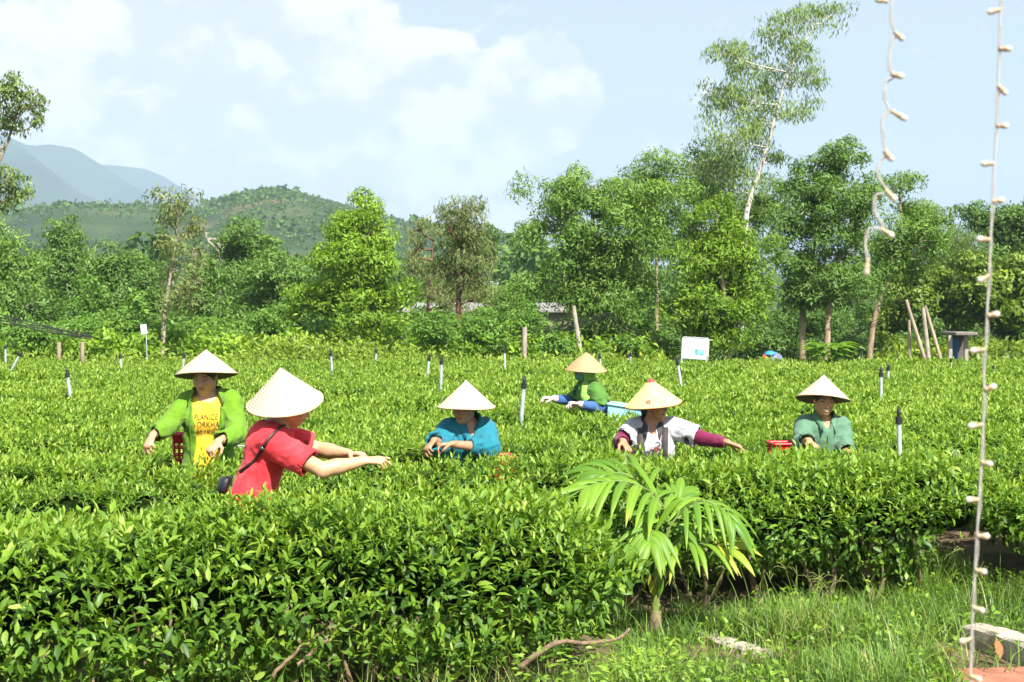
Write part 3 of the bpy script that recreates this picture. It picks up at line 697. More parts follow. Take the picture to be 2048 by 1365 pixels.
for i, (m, d, mat, lab) in enumerate([
    ([(30, 500, 60, 46), (60, 560, 60, 46), (0, 560, 50, 60), (-60, 540, 60, 60)], 47, 'acacia', 'pale grey-green tree at the left edge below the ridge'),
    ([(135, 480, 42, 36), (110, 530, 50, 42), (165, 540, 50, 42), (135, 590, 60, 40)], 50, 'dark', 'rounded dark tree, second from the left edge'),
    ([(225, 520, 52, 40), (200, 560, 48, 40), (265, 560, 46, 40), (230, 610, 66, 40)], 46, 'dark', 'dense green tree left of the thin sapling'),
    ([(290, 545, 36, 36), (300, 600, 44, 40), (270, 640, 60, 34)], 44, 'dark', 'small dark tree behind the thin sapling'),
    ([(70, 610, 50, 40), (20, 620, 46, 40), (100, 650, 50, 30)], 40, 'dark', 'low dark tree above the drooping black cables'),
    ([(180, 590, 36, 40), (160, 630, 50, 34), (210, 640, 44, 30)], 40, 'fern', 'low bushy tree right of the drooping black cables'),
    ([(430, 575, 46, 44), (390, 570, 34, 44), (410, 640, 50, 36), (460, 650, 50, 30)], 41, 'dark', 'shady tree directly right of the thin pale sapling')]):
    tree(lab, m[0][0], d, m, FOL[mat], BARK_DARK, G2, dens=240, leaf=(0.15, 0.34), tone=-0.02)
tree('tall sparse tree cut off by the left edge of the picture', -75, 27, [(40, 170, 34, 30), (70, 205, 24, 26), (15, 205, 30, 34), (78, 245, 14, 18), (20, 255, 28, 26), (-30, 200, 50, 50), (22, 360, 30, 26), (10, 400, 38, 28), (-40, 330, 50, 40), (-60, 260, 60, 50), (-100, 380, 60, 60)],
     FOL['pale'], BARK_TAN, G2, trunk=[(-70, 520), (-45, 420), (-5, 330), (20, 270), (45, 190)], trunk_r=0.06, dens=230, leaf=(0.12, 0.34), droop=0.9, subr=0.45, sub=10, tone=-0.12, br=0.3)
# ---- layered young trees along the far edge of the field
for i, (x, y, rx, ry, d, mat, lab) in enumerate([
    (865, 655, 48, 36, 33, 'fern', 'feathery young tree left of the red-brown trunk'), (965, 655, 52, 40, 33.5, 'fern', 'feathery young tree right of the red-brown trunk'),
    (1050, 640, 40, 46, 35, 'fern', 'young tree left of the leaning concrete pole'), (60, 665, 60, 26, 33, 'fern', 'flat-topped bush under the black cables'),
    (170, 655, 60, 24, 34, 'fern', 'flat-topped bush behind the two short posts'), (250, 640, 48, 24, 35, 'fern', 'flat-topped bush left of the small white sign'),
    (330, 665, 50, 22, 34.5, 'fern', 'dark low bush behind the small white sign'), (430, 655, 60, 24, 36, 'fern', 'flat bush behind the yellow shirt worker'),
    (1120, 690, 40, 30, 33, 'fern', 'leafy bush behind the worker in the green scarf'), (1262, 690, 30, 28, 34, 'fern', 'leafy bush left of the notice board'),
    (540, 640, 60, 30, 37, 'fern', 'spreading bush left of the bright lime-green tree'), (1010, 600, 60, 36, 48, 'acacia', 'grey-green tree behind the feathery young trees')]):
    tree(lab, x, d, [(x, y - ry * .4, rx * .6, ry * .5), (x - rx * .4, y, rx * .7, ry * .6), (x + rx * .4, y + ry * .1, rx * .7, ry * .6), (x, y + ry * .6, rx, ry * .6)], FOL[mat], BARK_DARK, G3, dens=330, leaf=(0.10, 0.42), trunk_r=0.035, tone=0.05, layer=True, droop=0.1, name='young_tree', cat='young tree')

# ---- the wood beyond and the scrub on the hill (too far and many to count)
def build_wood():
    mb = MB()
    protos = []
    for q in range(5):
        pm = MB(); sh = [(0, 0, 3.0, 1.7, 1.2), (0.6, 0.2, 4.1, 1.2, 0.9), (-0.7, 0.2, 2.2, 1.3, 1.0), (0.5, -0.4, 1.6, 1.4, 1.0)]
        for (x, y, z, r, h) in sh:
            crown_leaves(pm, (x + rng.normal(0, 0.2), y + rng.normal(0, 0.2), z + rng.normal(0, 0.2)), (r, r, h), 220, 0.44, 0.46, 0.3, 9, 0.42)
        protos.append((np.concatenate(pm.v), pm.f, np.concatenate(pm.a)))
    def put(n, dist, xr, size, mi):
        for _ in range(n):
            d = dist(); px = rng.uniform(*xr); x = (px - CX) / F_PX * d
            v, f, a = protos[rng.integers(0, 5)]; th = rng.random() * 6.28; s = rng.uniform(*size)
            Rm = np.array([[math.cos(th), -math.sin(th), 0], [math.sin(th), math.cos(th), 0], [0, 0, 1]])
            z0 = max(0.0, float(hill_z(np.array([x]), np.array([d]))[0])) if d > 185 else 0.0
            base = 0
            vv = v @ Rm.T * s * np.array([1, 1, rng.uniform(0.8, 1.25)]) + np.array([x, d, z0])
            tt = np.clip(a + rng.normal(0, 0.14), 0, 1)
            off = 0
            F = np.concatenate(f)
            mb.add(vv, F, tt, mi if rng.random() < 0.75 else 1)
    put(26, lambda: rng.uniform(58, 85), (-250, 1150), (0.5, 0.8), 0)
    put(12, lambda: rng.uniform(58, 85), (1150, 2250), (0.7, 1.1), 0)
    put(42, lambda: rng.uniform(90, 240), (-200, 1250), (1.0, 1.7), 0)
    tag(mb.build('distant_wood', [FOL['dark'], FOL['acacia']]), 'mixed green woodland in the valley beyond the field', 'woodland', kind='stuff')
    hb = MB()
    # scrub and small trees on the hillside: little tufts of big leaf clumps
    n = 10500; d = rng.uniform(260, 680, n); px = rng.uniform(-150, 1500, n); X = (px - CX) / F_PX * d
    Z = hill_z(X, d); k = Z > -0.5; X, d, Z = X[k], d[k], Z[k]; n = len(X)
    sz = rng.uniform(0.9, 2.5, n) * np.where(rng.random(n) < 0.12, 1.6, 1.0)
    cl2 = fbm(np.stack([X / 34, d / 46, 0 * X + 9], -1), 3); sz = sz * np.clip(0.85 + 0.7 * cl2, 0.3, 1.6)
    clear = fbm(np.stack([X / 60, d / 60, 0 * X + 3], -1), 3) > 0.42
    sz = np.where(clear, sz * 0.45, sz)
    for q in range(6):
        u = rand_unit(n); u[:, 2] = np.abs(u[:, 2])
        P = np.stack([X, d, Z], -1) + u * sz[:, None] * np.array([0.55, 0.55, 0.85]) * rng.uniform(0.4, 1, (n, 1))
        D = rand_unit(n); L = sz * rng.uniform(0.5, 0.9, n)
        add_leaves(hb, P - D * (L * 0.5)[:, None], D, u + rng.normal(0, 0.35, (n, 3)), L, L * 0.7, np.clip(0.30 + rng.normal(0, 0.12, n), 0, 1), T_LOW, fold=0.2, droop=0.3)
    tag(hb.build('hill_scrub', FOL['dark']), 'scrub and small trees covering the hillside', 'scrub', kind='stuff')
build_wood()
def build_meadow():
    mb = MB(); xs = np.linspace(-70, 70, 60); ys = np.geomspace(30.8, 240, 40); X, Y = np.meshgrid(xs, ys); X = X * Y / 60
    Z = 0.06 + 0.1 * fbm(np.stack([X / 3, Y / 3, 0 * X], -1), 3); n, m = X.shape
    i = np.arange(n - 1)[:, None] * m + np.arange(m - 1)[None]
    mb.add(np.stack([X, Y, Z], -1).reshape(-1, 3), np.stack([i, i + 1, i + m + 1, i + m], -1).reshape(-1, 4))
    tag(mb.build('rough_meadow', surf('meadow_green', (0.075, 0.12, 0.03), (0.035, 0.055, 0.018), scale=0.9, rough=0.95, bump=0.6)), 'rough grassy ground beyond the tea field', kind='structure')
build_meadow()
def build_weeds():
    """tangle of weeds and creepers along the far edge of the tea"""
    mb = MB()
    n = 5200; px = rng.uniform(-120, 2200, n); d = rng.uniform(30.6, 34.5, n); X = (px - CX) / F_PX * d
    hgt = 0.85 + 0.45 * np.exp(-((px - 620) / 200) ** 2) + 0.22 * vnoise(np.stack([X * 0.8, d, 0 * X], -1)) - 0.25 * (px > 1330)
    for q in range(7):
        z = hgt * rng.uniform(0.35, 1.05, n) 
        P = np.stack([X + rng.normal(0, 0.15, n), d + rng.normal(0, 0.15, n), z], -1)
        D = nrows(rng.normal(0, 0.7, (n, 3)) + np.array([0, -0.2, 0.5])); L = rng.uniform(0.08, 0.18, n)
        add_leaves(mb, P, D, rng.normal(0, 0.4, (n, 3)) + np.array([0, -0.3, 1]), L, L * 0.42, np.clip(0.50 + 0.15 * vnoise(np.stack([X, d, 0 * X + 3], -1)) + rng.normal(0, 0.17, n), 0, 1), T_LOW, droop=0.3)
    tag(mb.build('weeds', FOL['yellow']), 'tangled yellow-green weeds along the far edge of the tea', 'weeds', kind='stuff')
build_weeds()

def build_undergrowth():
    """continuous shrubby undergrowth below the trees"""
    mb = MB()
    for (x0, x1, y, dy, d0, d1, n, mi, tone) in [(-160, 1330, 660, 16, 35.5, 41, 74, 0, 0.0), (-160, 1330, 690, 10, 33, 36, 80, 2, 0.0), (1280, 2240, 684, 16, 39, 52, 60, 1, -0.16), (1780, 2240, 706, 8, 34, 38, 34, 3, -0.05), (-160, 1330, 632, 18, 46, 56, 46, 1, 0.05), (1250, 2240, 640, 24, 50, 58, 44, 1, -0.14)]:
        for q in range(n):
            d = rng.uniform(d0, d1); px = x0 + (x1 - x0) * (q + rng.random()) / n; py = y + rng.normal(0, dy); c = W(px, py, d); rz = max(c[2] * 0.55, 0.3)
            c[2] -= rz * 0.5; r = rng.uniform(0.45, 0.85); m2 = MB(); crown_leaves(m2, c, (r, r, rz), int(480 * r * rz), 0.165, 0.46, 0.2, 9, 0.42, False, tone + rng.normal(0, 0.08))
            mb.add(np.concatenate(m2.v), np.concatenate(m2.f), np.concatenate(m2.a), mi)
    tag(mb.build('undergrowth', [FOL['fern'], FOL['dark'], FOL['bright'], FOL['yellow']]), 'dense shrubby undergrowth below the trees', 'undergrowth', kind='stuff')
build_undergrowth()

# ================================================================== NEAR PLANTS
GRASS = leafmat('grass_blade', [(0.0, (0.05, 0.10, 0.02)), (0.5, (0.12, 0.24, 0.03)), (0.85, (0.25, 0.36, 0.06)), (1.0, (0.42, 0.38, 0.16))], trans=0.3, rough=0.45, spec=0.4)
def blades(mb, P, H, Wd, lean, t, segs=3):
    n = len(P); az = rng.random(n) * 6.28; dx = np.stack([np.cos(az), np.sin(az), 0 * az], -1)
    ss = np.stack([-np.sin(az), np.cos(az), 0 * az], -1)
    rows = []
    for k in range(segs + 1):
        q = k / segs
        c = P + dx * (lean * H * q ** 2)[:, None] + np.array([0, 0, 1]) * (H * (q - 0.32 * lean * q ** 2))[:, None]
        w = Wd * (1 - q) ** 0.7 * 0.5 + 0.0004
        rows += [c - ss * w[:, None], c + ss * w[:, None]]
    v = np.stack(rows, 1); m = 2 * (segs + 1)
    f = np.array([[2 * k, 2 * k + 1, 2 * k + 3, 2 * k + 2] for k in range(segs)])
    mb.add(v.reshape(-1, 3), (f[None] + (np.arange(n) * m)[:, None, None]).reshape(-1, 4), np.repeat(t, m))
def grass_area(n, bx, by):
    X = rng.uniform(*bx, n); Y = rng.uniform(*by, n); s = Y - SL * X
    inA = (X < 0.62) & (s > 7.35) & (s < 8.6); inB = (X < 2.7) & (s > ROW0 + 0.4 - 0.26 * np.clip(X - 0.3, 0, 2.6)); inC = (X > 3.4) & (s > ROW0 - 0.1); path = (Y < 7.72 + 0.16 * (X - 2.3) + 0.08 * np.sin(X * 9)) & (X > 2.35)
    kerb_front = (X > 2.42) & (Y < 8.62 - 0.42 * (X - 2.6)) & (rng.random(n) < 0.93); patch = (np.hypot((X - 1.32) / 0.42, (Y - 8.28) / 0.30) < 1) & (rng.random(n) < 0.85)
    k = ~(inA | inB | inC | path | kerb_front | patch) & (s < ROW0 + ROWP + 0.3); return X[k], Y[k]
def build_grass():
    mb = MB()
    X, Y = grass_area(80000, (0.2, 5.2), (6.6, 11.4)); n = len(X)
    dn = vnoise(np.stack([X * 1.6, Y * 1.6, 0 * X], -1)); k = rng.random(n) < np.clip(0.9 + 0.5 * dn, 0.3, 1); X, Y, dn = X[k], Y[k], dn[k]; n = len(X)
    H = rng.uniform(0.07, 0.24, n) * (1 + 0.5 * dn); t = np.clip(0.44 + 0.25 * dn + rng.normal(0, 0.2, n), 0, 1)
    blades(mb, np.stack([X, Y, 0 * X - 0.01], -1), H, rng.uniform(0.005, 0.012, n), rng.uniform(0.2, 1.4, n), t, 2)
    X, Y = grass_area(1500, (0.4, 4.6), (7.2, 11.0)); n = len(X)   # taller bents
    blades(mb, np.stack([X, Y, 0 * X], -1), rng.uniform(0.2, 0.42, n), rng.uniform(0.003, 0.007, n), rng.uniform(0.2, 1.0, n), np.clip(rng.normal(0.65, 0.2, n), 0, 1), 4)
    n = 3600; X = rng.uniform(-3.4, 0.8, n); Y = 7.0 + SL * X + rng.uniform(-0.75, 0.25, n)   # thin bents along the foot of the left hedge
    blades(mb, np.stack([X, Y, 0 * X], -1), rng.uniform(0.10, 0.42, n), rng.uniform(0.002, 0.006, n), rng.uniform(0.2, 1.2, n), np.clip(rng.normal(0.6, 0.2, n), 0, 1), 4)
    tag(mb.build('grass', GRASS), 'uncut grass between the hedges and the kerb', 'grass', kind='stuff')
    wb = MB(); n = 2600; X, Y = grass_area(n, (0.4, 4.8), (7.0, 10.6)); n = len(X)
    cl = vnoise(np.stack([X * 2.2, Y * 2.2, 0 * X + 8], -1)); k = cl > 0.0; X, Y = X[k], Y[k]; n = len(X)
    for q in range(4):
        L = rng.uniform(0.025, 0.06, n); D = nrows(rng.normal(0, 0.8, (n, 3)) + np.array([0, 0, 0.3]))
        add_leaves(wb, np.stack([X + rng.normal(0, 0.03, n), Y + rng.normal(0, 0.03, n), rng.uniform(0.03, 0.2, n)], -1), D, rng.normal(0, 0.3, (n, 3)) + np.array([0, 0, 1]), L, L * 0.6, np.clip(rng.normal(0.7, 0.12, n), 0, 1), T_MID, droop=0.2)
    # compound-leaved weeds under the right end of the left hedge
    for (px, py, d) in [(1090, 1330, 6.75), (1200, 1345, 6.8), (1260, 1330, 7.1), (1300, 1310, 7.4), (1230, 1310, 7.0), (1150, 1350, 6.7), (1330, 1335, 7.2), (1270, 1350, 6.9)]:
        c = W(px, py, d); n = 46; u = rand_unit(n); P = c + u * [0.13, 0.08, 0.07]
        add_leaves(wb, P, nrows(u * [1, 1, .3] + rng.normal(0, .3, (n, 3))), rng.normal(0, 0.3, (n, 3)) + np.array([0, -.3, 1]), rng.uniform(.03, .06, n), 0.02, np.clip(rng.normal(0.78, 0.1, n), 0, 1), T_MID)
        tb = np.array([c[0], c[1] + .02, 0.0]); tube(wb, curve([tb, (tb + c) / 2 + [.02, 0, 0], c], 5), 0.003, 4, t=0.5)
    tag(wb.build('ground_weeds', TEA), 'small broad-leaved weeds among the grass by the kerb', 'weeds', kind='stuff')
build_grass()
def sedge(px, py, d, h, n, label, tone):
    """clump of sedge with branching seed heads"""
    c = W(px, py, d); c[2] = 0.0; mb = MB()
    P = np.tile(c, (n, 1)) + rng.normal(0, 0.05, (n, 3)) * [1, 1, 0]
    blades(mb, P, rng.uniform(0.4, 1.0, n) * h, rng.uniform(0.003, 0.006, n), rng.uniform(0.1, 0.8, n), np.clip(rng.normal(tone, 0.12, n), 0, 1), 4)
    for q in range(7):
        b = c + rng.normal(0, 0.03, 3) * [1, 1, 0]; e = c + np.array([rng.normal(0, 0.16), rng.normal(0, 0.12), h * rng.uniform(0.9, 1.35)])
        tube(mb, curve([b, (b + e) / 2 + [0, 0, 0.04], e], 6), 0.0018, 4, t=tone)
        for r in range(6):
            u = nrm(rng.normal(0, 1, 3) + [0, 0, 0.6]); tube(mb, [e, e + u * 0.05, e + u * 0.08 + [0, 0, -0.02]], 0.0016, 3, t=0.9)
    tag(mb.build('sedge_clump', GRASS, origin=c), label, 'sedge')
sedge(1600, 1290, 8.6, 0.34, 130, 'tall sedge clump with branched seed heads in front of the hedge', 0.72)
sedge(1560, 1340, 8.0, 0.22, 130, 'yellowed sedge clump at the bottom of the picture', 0.92)
sedge(1860, 1215, 9.7, 0.36, 90, 'grass clump with a seed head in the gap between hedges', 0.6)
sedge(1390, 1280, 8.9, 0.30, 70, 'thin grass clump just right of the palm stem', 0.6)

# ---- kerb and path
CONC = surf('kerb_concrete', (0.50, 0.44, 0.36), (0.27, 0.23, 0.18), scale=9, rough=0.9, bump=0.5, bscale=70)
BRICKRED = surf('path_red', (0.38, 0.15, 0.09), (0.24, 0.09, 0.055), scale=9, rough=0.9, bump=0.4, bscale=60)
def strip(name, ctrl, wd, h, mat, label, cat=None, kind=None, n=16):
    c = curve(ctrl, n); c[:, 2] = 0
    tan = nrows(np.gradient(c, axis=0)); nn = np.stack([-tan[:, 1], tan[:, 0], 0 * c[:, 0]], -1)
    prof = [(-wd / 2, 0 - .05), (-wd / 2, h - .015), (-wd / 2 + .02, h), (wd / 2 - .02, h), (wd / 2, h - .015), (wd / 2, -.05)]
    V = []
    for i in range(n):
        for (o, z) in prof: V.append(c[i] + nn[i] * (o + rng.normal(0, 0.005)) + [0, 0, z + rng.normal(0, 0.004)])
    m = len(prof); Fq = [[a * m + b, a * m + b + 1, a * m + m + b + 1, a * m + m + b] for a in range(n - 1) for b in range(m - 1)]
    mb = MB(); mb.add(V, Fq); mb.add(V[:m], [list(range(m))]); mb.add(V[-m:], [list(range(m))[::-1]])
    o = mb.build(name, mat, smooth=False); tag(o, label, cat, kind=kind); return o
strip('kerb', [W(1945, 1290, 8.55), W(2000, 1305, 8.35), W(2060, 1325, 8.1), W(2180, 1365, 7.7), W(2400, 1420, 7.2)], 0.17, 0.13, CONC, 'whitewashed concrete kerb at the bottom right corner', 'kerb')
strip('kerb', [W(1365, 1262, 8.9), W(1420, 1282, 8.65), W(1490, 1300, 8.4), W(1530, 1316, 8.25)], 0.13, 0.035, CONC, 'half-buried weathered concrete edging beside the palm', 'kerb')
def build_path():
    mb = MB(); xs = np.linspace(2.2, 5, 14); ys = np.linspace(5.5, 7.85, 8); X, Y = np.meshgrid(xs, ys); Y = Y + 0.10 * (X - 2.3)
    n, m = X.shape; i = np.arange(n - 1)[:, None] * m + np.arange(m - 1)[None]
    mb.add(np.stack([X, Y, 0 * X + 0.024 + 0.008 * rng.random(X.shape)], -1).reshape(-1, 3), np.stack([i, i + 1, i + m + 1, i + m], -1).reshape(-1, 4))
    tag(mb.build('path', BRICKRED), 'red earth path at the bottom right corner', kind='structure')
build_path()
def dry_leaf(px, py, d, s, label):
    mb = MB(); p = W(px, py, d); p[2] = 0.045
    add_leaves(mb, [[0, 0, 0]], [[rng.normal(), rng.normal(), 0.1]], [[.2, 0, 1]], s, s * .5, 0.5, T_TEA, fold=0.6, droop=-0.2)
    o = mb.build('dry_leaf', surf('dry_leaf_brown', (0.30, 0.13, 0.05), scale=30, rough=0.8, bump=0.2)); o.location = tuple(p); tag(o, label, 'leaf')
dry_leaf(1885, 1333, 8.1, 0.10, 'orange-brown dry leaf lying beside the light string')
dry_leaf(2000, 1338, 8.0, 0.13, 'brown dry leaf lying at the foot of the kerb')

# ---- young areca palm
PALM = leafmat('palm_leaflet', [(0.0, (0.03, 0.08, 0.012)), (0.5, (0.10, 0.23, 0.022)), (0.8, (0.22, 0.38, 0.03)), (1.0, (0.50, 0.46, 0.06))], trans=0.36, rough=0.45, spec=0.35)
PSTEM = surf('palm_stem', (0.20, 0.26, 0.06), (0.10, 0.15, 0.04), scale=12, rough=0.5, bump=0.2, stretch=(1, 1, 0.2))
PBASE = surf('palm_stem_base', (0.24, 0.17, 0.10), (0.12, 0.09, 0.06), scale=16, rough=0.9, bump=0.5)
def build_palm():
    b = W(1310, 1272, 8.8); b[2] = 0
    root = thing('palm', 'young areca palm with arching pleated fronds in front of the hedges', 'palm', b)
    mb = MB(); st = [b + [0, 0, -.03], b + [.005, 0, .10], W(1311, 1215, 8.8), W(1313, 1160, 8.8), W(1316, 1110, 8.8)]
    c = curve(st, 14); tube(mb, c, np.interp(np.linspace(0, 1, 14), [0, .12, .3, 1], [.045, .034, .028, .017]), 12); child(mb.build('stem', PSTEM), root)
    mb = MB(); tube(mb, curve([b + [0, 0, -.03], b + [0.002, 0, .08], b + [.004, 0, .15]], 6), [.058, .05, .044, .040, .037, .0355], 12); child(mb.build('stem_base', PBASE), root)
    mb = MB()
    add_leaves(mb, [W(1309, 1195, 8.775), W(1318, 1195, 8.775)], [[-.25, -.1, 1], [.12, -.1, 1]], [[-.5, -1, .1], [.5, -1, .1]], [.15, .17], .05, [.95, .55], T_TEA, fold=.5, droop=.1)
    child(mb.build('leaf_sheath', PALM), root)
    def leaflet(parent, p, tip, width, t, up=(0, -.55, 1), sag=0.2):
        width = width * 1.0
        p = np.asarray(p, float); tip = np.asarray(tip, float); L = np.linalg.norm(tip - p); u = np.asarray(up, float)
        sd = nrm(np.cross(tip - p, u)); n = 9; q = np.linspace(0, 1, n)
        mid = p + (tip - p) * q[:, None] + np.array([0, 0, 1]) * (sag * L * (4 * q * (1 - q)) * 0.5)[:, None]
        nr = nrm(np.cross(sd, tip - p)); prof = np.interp(q, [0, .12, .45, .8, 1], [.15, .6, 1, .62, .02])
        K = 5; V = []; T = []
        for i in range(n):
            for j in range(K):
                o = (j / (K - 1) - .5) * width * prof[i]; zig = (0.0045 if j % 2 else -0.0045) * prof[i] - abs(o) * 0.35
                V.append(mid[i] + sd * o + nr * zig); T.append(np.clip(t + (0.05 if j % 2 else -0.05) + 0.16 * (q[i] > .86) , 0, 1))
        Fq = [[a * K + c2, a * K + c2 + 1, a * K + K + c2 + 1, a * K + K + c2] for a in range(n - 1) for c2 in range(K - 1)]
        m = MB(); m.add(V, Fq, np.array(T)); o = m.build('leaflet', PALM); child(o, parent)
    def frond(rach, nl, length, width, side_ref, q0=0.30, droop=0.5, tone=0.62, yellow=0.0, r=0.008, extra=()):
        """arching rachis with a comb of narrow pleated leaflets on both sides, the last pair joined at the tip"""
        c = curve(rach, 24); m = MB(); tube(m, c, np.linspace(r, r * .3, 24), 6); o = m.build('frond', PSTEM); child(o, root)
        tan = nrows(np.gradient(c, axis=0))
        for k in range(nl):
            q = q0 + (1 - q0) * k / (nl - 1); i = int(q * 23)
            for sg in (-1, 1):
                sd = nrm(np.cross(tan[i], side_ref)) * sg; L = length * (0.62 + 0.5 * math.sin(min(q * 1.15, 1) * 2.6)) * rng.uniform(.88, 1.1)
                fw = 0.35 + 0.75 * (k / (nl - 1)) ** 1.5
                dv = nrm(sd * (1.0 - 0.55 * k / (nl - 1)) + tan[i] * fw + np.array([0, 0, -droop * rng.uniform(.6, 1.3)]) + rng.normal(0, .08, 3))
                leaflet(o, c[i], c[i] + dv * L, width * rng.uniform(.8, 1.2) * (1.5 if k == nl - 1 else 1), float(np.clip(tone + rng.normal(0, .05) + (yellow if k > nl * .5 else 0), 0, 1)), up=tuple(np.asarray(side_ref) + [0, 0, .3]), sag=.38)
        for (tip, wd, t) in extra: leaflet(o, c[-1], tip, wd, t, sag=.2)
    D = 8.8; P = lambda x, y, d=D: W(x, y, d)
    top = P(1316, 1112)
    frond([top, P(1338, 1060), P(1322, 1005), P(1280, 972, 8.75), P(1225, 962, 8.65), P(1185, 972, 8.55)], 11, .42, .050, (0.1, -.35, 1), droop=.55, tone=.68, extra=[(P(1078, 1008, 8.4), .06, .68)])
    frond([top, P(1325, 1050, 8.85), P(1300, 985, 8.95), P(1255, 950, 9.0), P(1205, 945, 9.0)], 9, .34, .048, (0.1, -.5, 1), droop=.45, tone=.56)
    frond([top, P(1335, 1065), P(1365, 1020), P(1405, 1002, 8.7), P(1445, 1018, 8.65), P(1462, 1040, 8.6)], 9, .33, .044, (-.1, -.35, 1), droop=.65, tone=.58)
    frond([top, P(1335, 1092), P(1372, 1085, 8.7), P(1415, 1090, 8.65), P(1450, 1098, 8.6)], 8, .30, .040, (0, -.6, 1), q0=.35, droop=.28, tone=.70, yellow=.22)
    frond([top, P(1312, 1080, 8.72), P(1306, 1062, 8.6), P(1303, 1068, 8.5), P(1302, 1085, 8.42)], 8, .28, .042, (0, -1, .5), q0=.40, droop=.9, tone=.64)
    frond([top, P(1328, 1075, 8.85), P(1345, 1030, 8.95), P(1358, 1000, 9.05)], 7, .24, .042, (0, -.9, .5), q0=.4, droop=.1, tone=.58)
    # unopened spear leaf
    m = MB(); tube(m, curve([top, P(1316, 1040), P(1314, 945)], 10), np.linspace(.009, .002, 10), 6, t=.85); child(m.build('spear_leaf', PALM), root)
build_palm()
# ---- broad-leaved plant at the far edge on the right
def build_broadleaf():
    b = W(1657, HY, 30.2); b[2] = 0
    root = thing('broadleaf_plant', 'bush of large drooping light green leaves at the field edge', 'plant', b)
    m = MB(); tube(m, curve([b, b + [0.05, 0, .6], b + [0, 0, 1.1]], 6), [.03] * 6, 6); child(m.build('stem', PSTEM), root)
    for q in range(48):
        az = q * 2.4; z = 0.85 + 0.42 * (q / 48); p = b + np.array([math.cos(az) * .1, math.sin(az) * .1, z]); L = rng.uniform(.34, .56)
        D = nrm([math.cos(az), math.sin(az), 00.55 - .5 * (q < 14)])
        m = MB(); add_leaves(m, [p + D * .08], [D], [[-D[0] * .5, -D[1] * .5, 1]], [L], [L * .5], [float(np.clip(rng.normal(.62, .12), 0, 1))], T_TEA, fold=.3, droop=.55); child(m.build('leaf', PALM), root)
build_broadleaf()

# ================================================================== FIELD FURNITURE
PVC = surf('grey_pvc', (0.42, 0.46, 0.48), (0.30, 0.33, 0.35), scale=20, rough=0.5, bump=0.1)
BLACKP = surf('black_plastic', (0.02, 0.02, 0.022), (0.012, 0.012, 0.013), scale=20, rough=0.5, bump=0.1)
WHITEP = surf('white_paint', (0.78, 0.82, 0.80), (0.66, 0.70, 0.69), scale=5, rough=0.5, bump=0.05)
WOOD = surf('weathered_wood', (0.42, 0.34, 0.24), (0.22, 0.17, 0.12), scale=10, rough=0.9, bump=0.4, stretch=(1, 1, 0.15))
CONCP = surf('pole_concrete', (0.40, 0.35, 0.29), (0.27, 0.23, 0.19), scale=6, rough=0.9, bump=0.3)
def riser(xt, yt, xb, yb, d, label, r=0.021):
    """irrigation riser: grey pipe standing in the tea with a black sprinkler head"""
    top = W(xt, yt, d); lo = W(xb, yb, d); u = nrm(top - lo); L = np.linalg.norm(top - lo)
    base = lo - u * (lo[2] / max(u[2], .3)); root = thing('sprinkler_pipe', label, 'sprinkler', base, 'irrigation sprinkler pipes standing in the tea')
    hd = min(0.11, L * .3)
    m = MB(); tube(m, np.array([base, top - u * hd * .9]), r, 10); child(m.build('pipe', PVC), root)
    m = MB(); e = top - u * hd
    tube(m, np.array([e - u * .02, e + u * .03]), r * 1.35, 10); tube(m, np.array([e + u * .02, e + u * hd * .7]), r * .75, 8)
    tube(m, np.array([e + u * hd * .55, e + u * hd]), np.array([r * 1.0, r * .35]), 8); sd = nrm(np.cross(u, [0, 1, 0.2]))
    tube(m, np.array([e + u * hd * .5 - sd * r * 1.6, e + u * hd * .62 + sd * r * 1.8]), r * .35, 6); child(m.build('sprinkler_head', BLACKP), root)
for a in [(1797, 812, 1800, 945, 10.15, 'grey sprinkler pipe nearest the camera, right of the smiling worker', .017), (1049, 752, 1044, 822, 14.0, 'tilted sprinkler pipe left of the worker in the green scarf'), (133, 735, 140, 790, 17.5, 'leaning sprinkler pipe nearest the left edge'),
          (883, 710, 882, 770, 19.5, 'upright sprinkler pipe above the blue shirt worker, the nearer of a pair'), (859, 706, 855, 752, 23, 'upright sprinkler pipe, the farther left one of the pair above the blue shirt worker'), (1353, 712, 1361, 765, 20, 'sprinkler pipe leaning left in front of the notice board'),
          (661, 698, 664, 742, 25, 'sprinkler pipe right above the red shirt worker hat'), (753, 696, 751, 726, 29, 'far sprinkler pipe midway between the two left workers and the blue one'), (1008, 692, 1010, 736, 26, 'sprinkler pipe by the feathery bushes, left of the scarf worker'),
          (239, 706, 243, 738, 26, 'sprinkler pipe left of the yellow shirt worker'), (369, 705, 366, 736, 26, 'sprinkler pipe touching the hat of the yellow shirt worker'), (1762, 733, 1762, 790, 17, 'sprinkler pipe right of the smiling worker hat, the nearer of two'), (1777, 727, 1776, 765, 21, 'sprinkler pipe right of the smiling worker hat, the farther of two'),
          (1514, 712, 1514, 740, 29, 'far sprinkler pipe right of the notice board'), (1261, 703, 1261, 730, 29.5, 'far sprinkler pipe left of the notice board, right one of two'), (1256, 708, 1256, 728, 31, 'far sprinkler pipe left of the notice board, left one of two'), (1199, 705, 1202, 740, 27, 'sprinkler pipe just behind the scarf worker hat'),
          (1461, 715, 1461, 730, 30, 'tiny sprinkler pipe behind the notice board legs'), (11, 690, 11, 710, 28, 'far sprinkler pipe at the left edge'), (42, 705, 33, 722, 25, 'short slanting sprinkler pipe near the left edge'), (1795, 716, 1795, 732, 30, 'far sprinkler pipe in front of the leaning poles'), (1902, 716, 1902, 738, 28, 'far sprinkler pipe in front of the small hut'), (1988, 730, 1987, 748, 25, 'sprinkler pipe near the right edge, half sunk in tea')]:
    riser(*a[:6], r=a[6] if len(a) > 6 else 0.021)

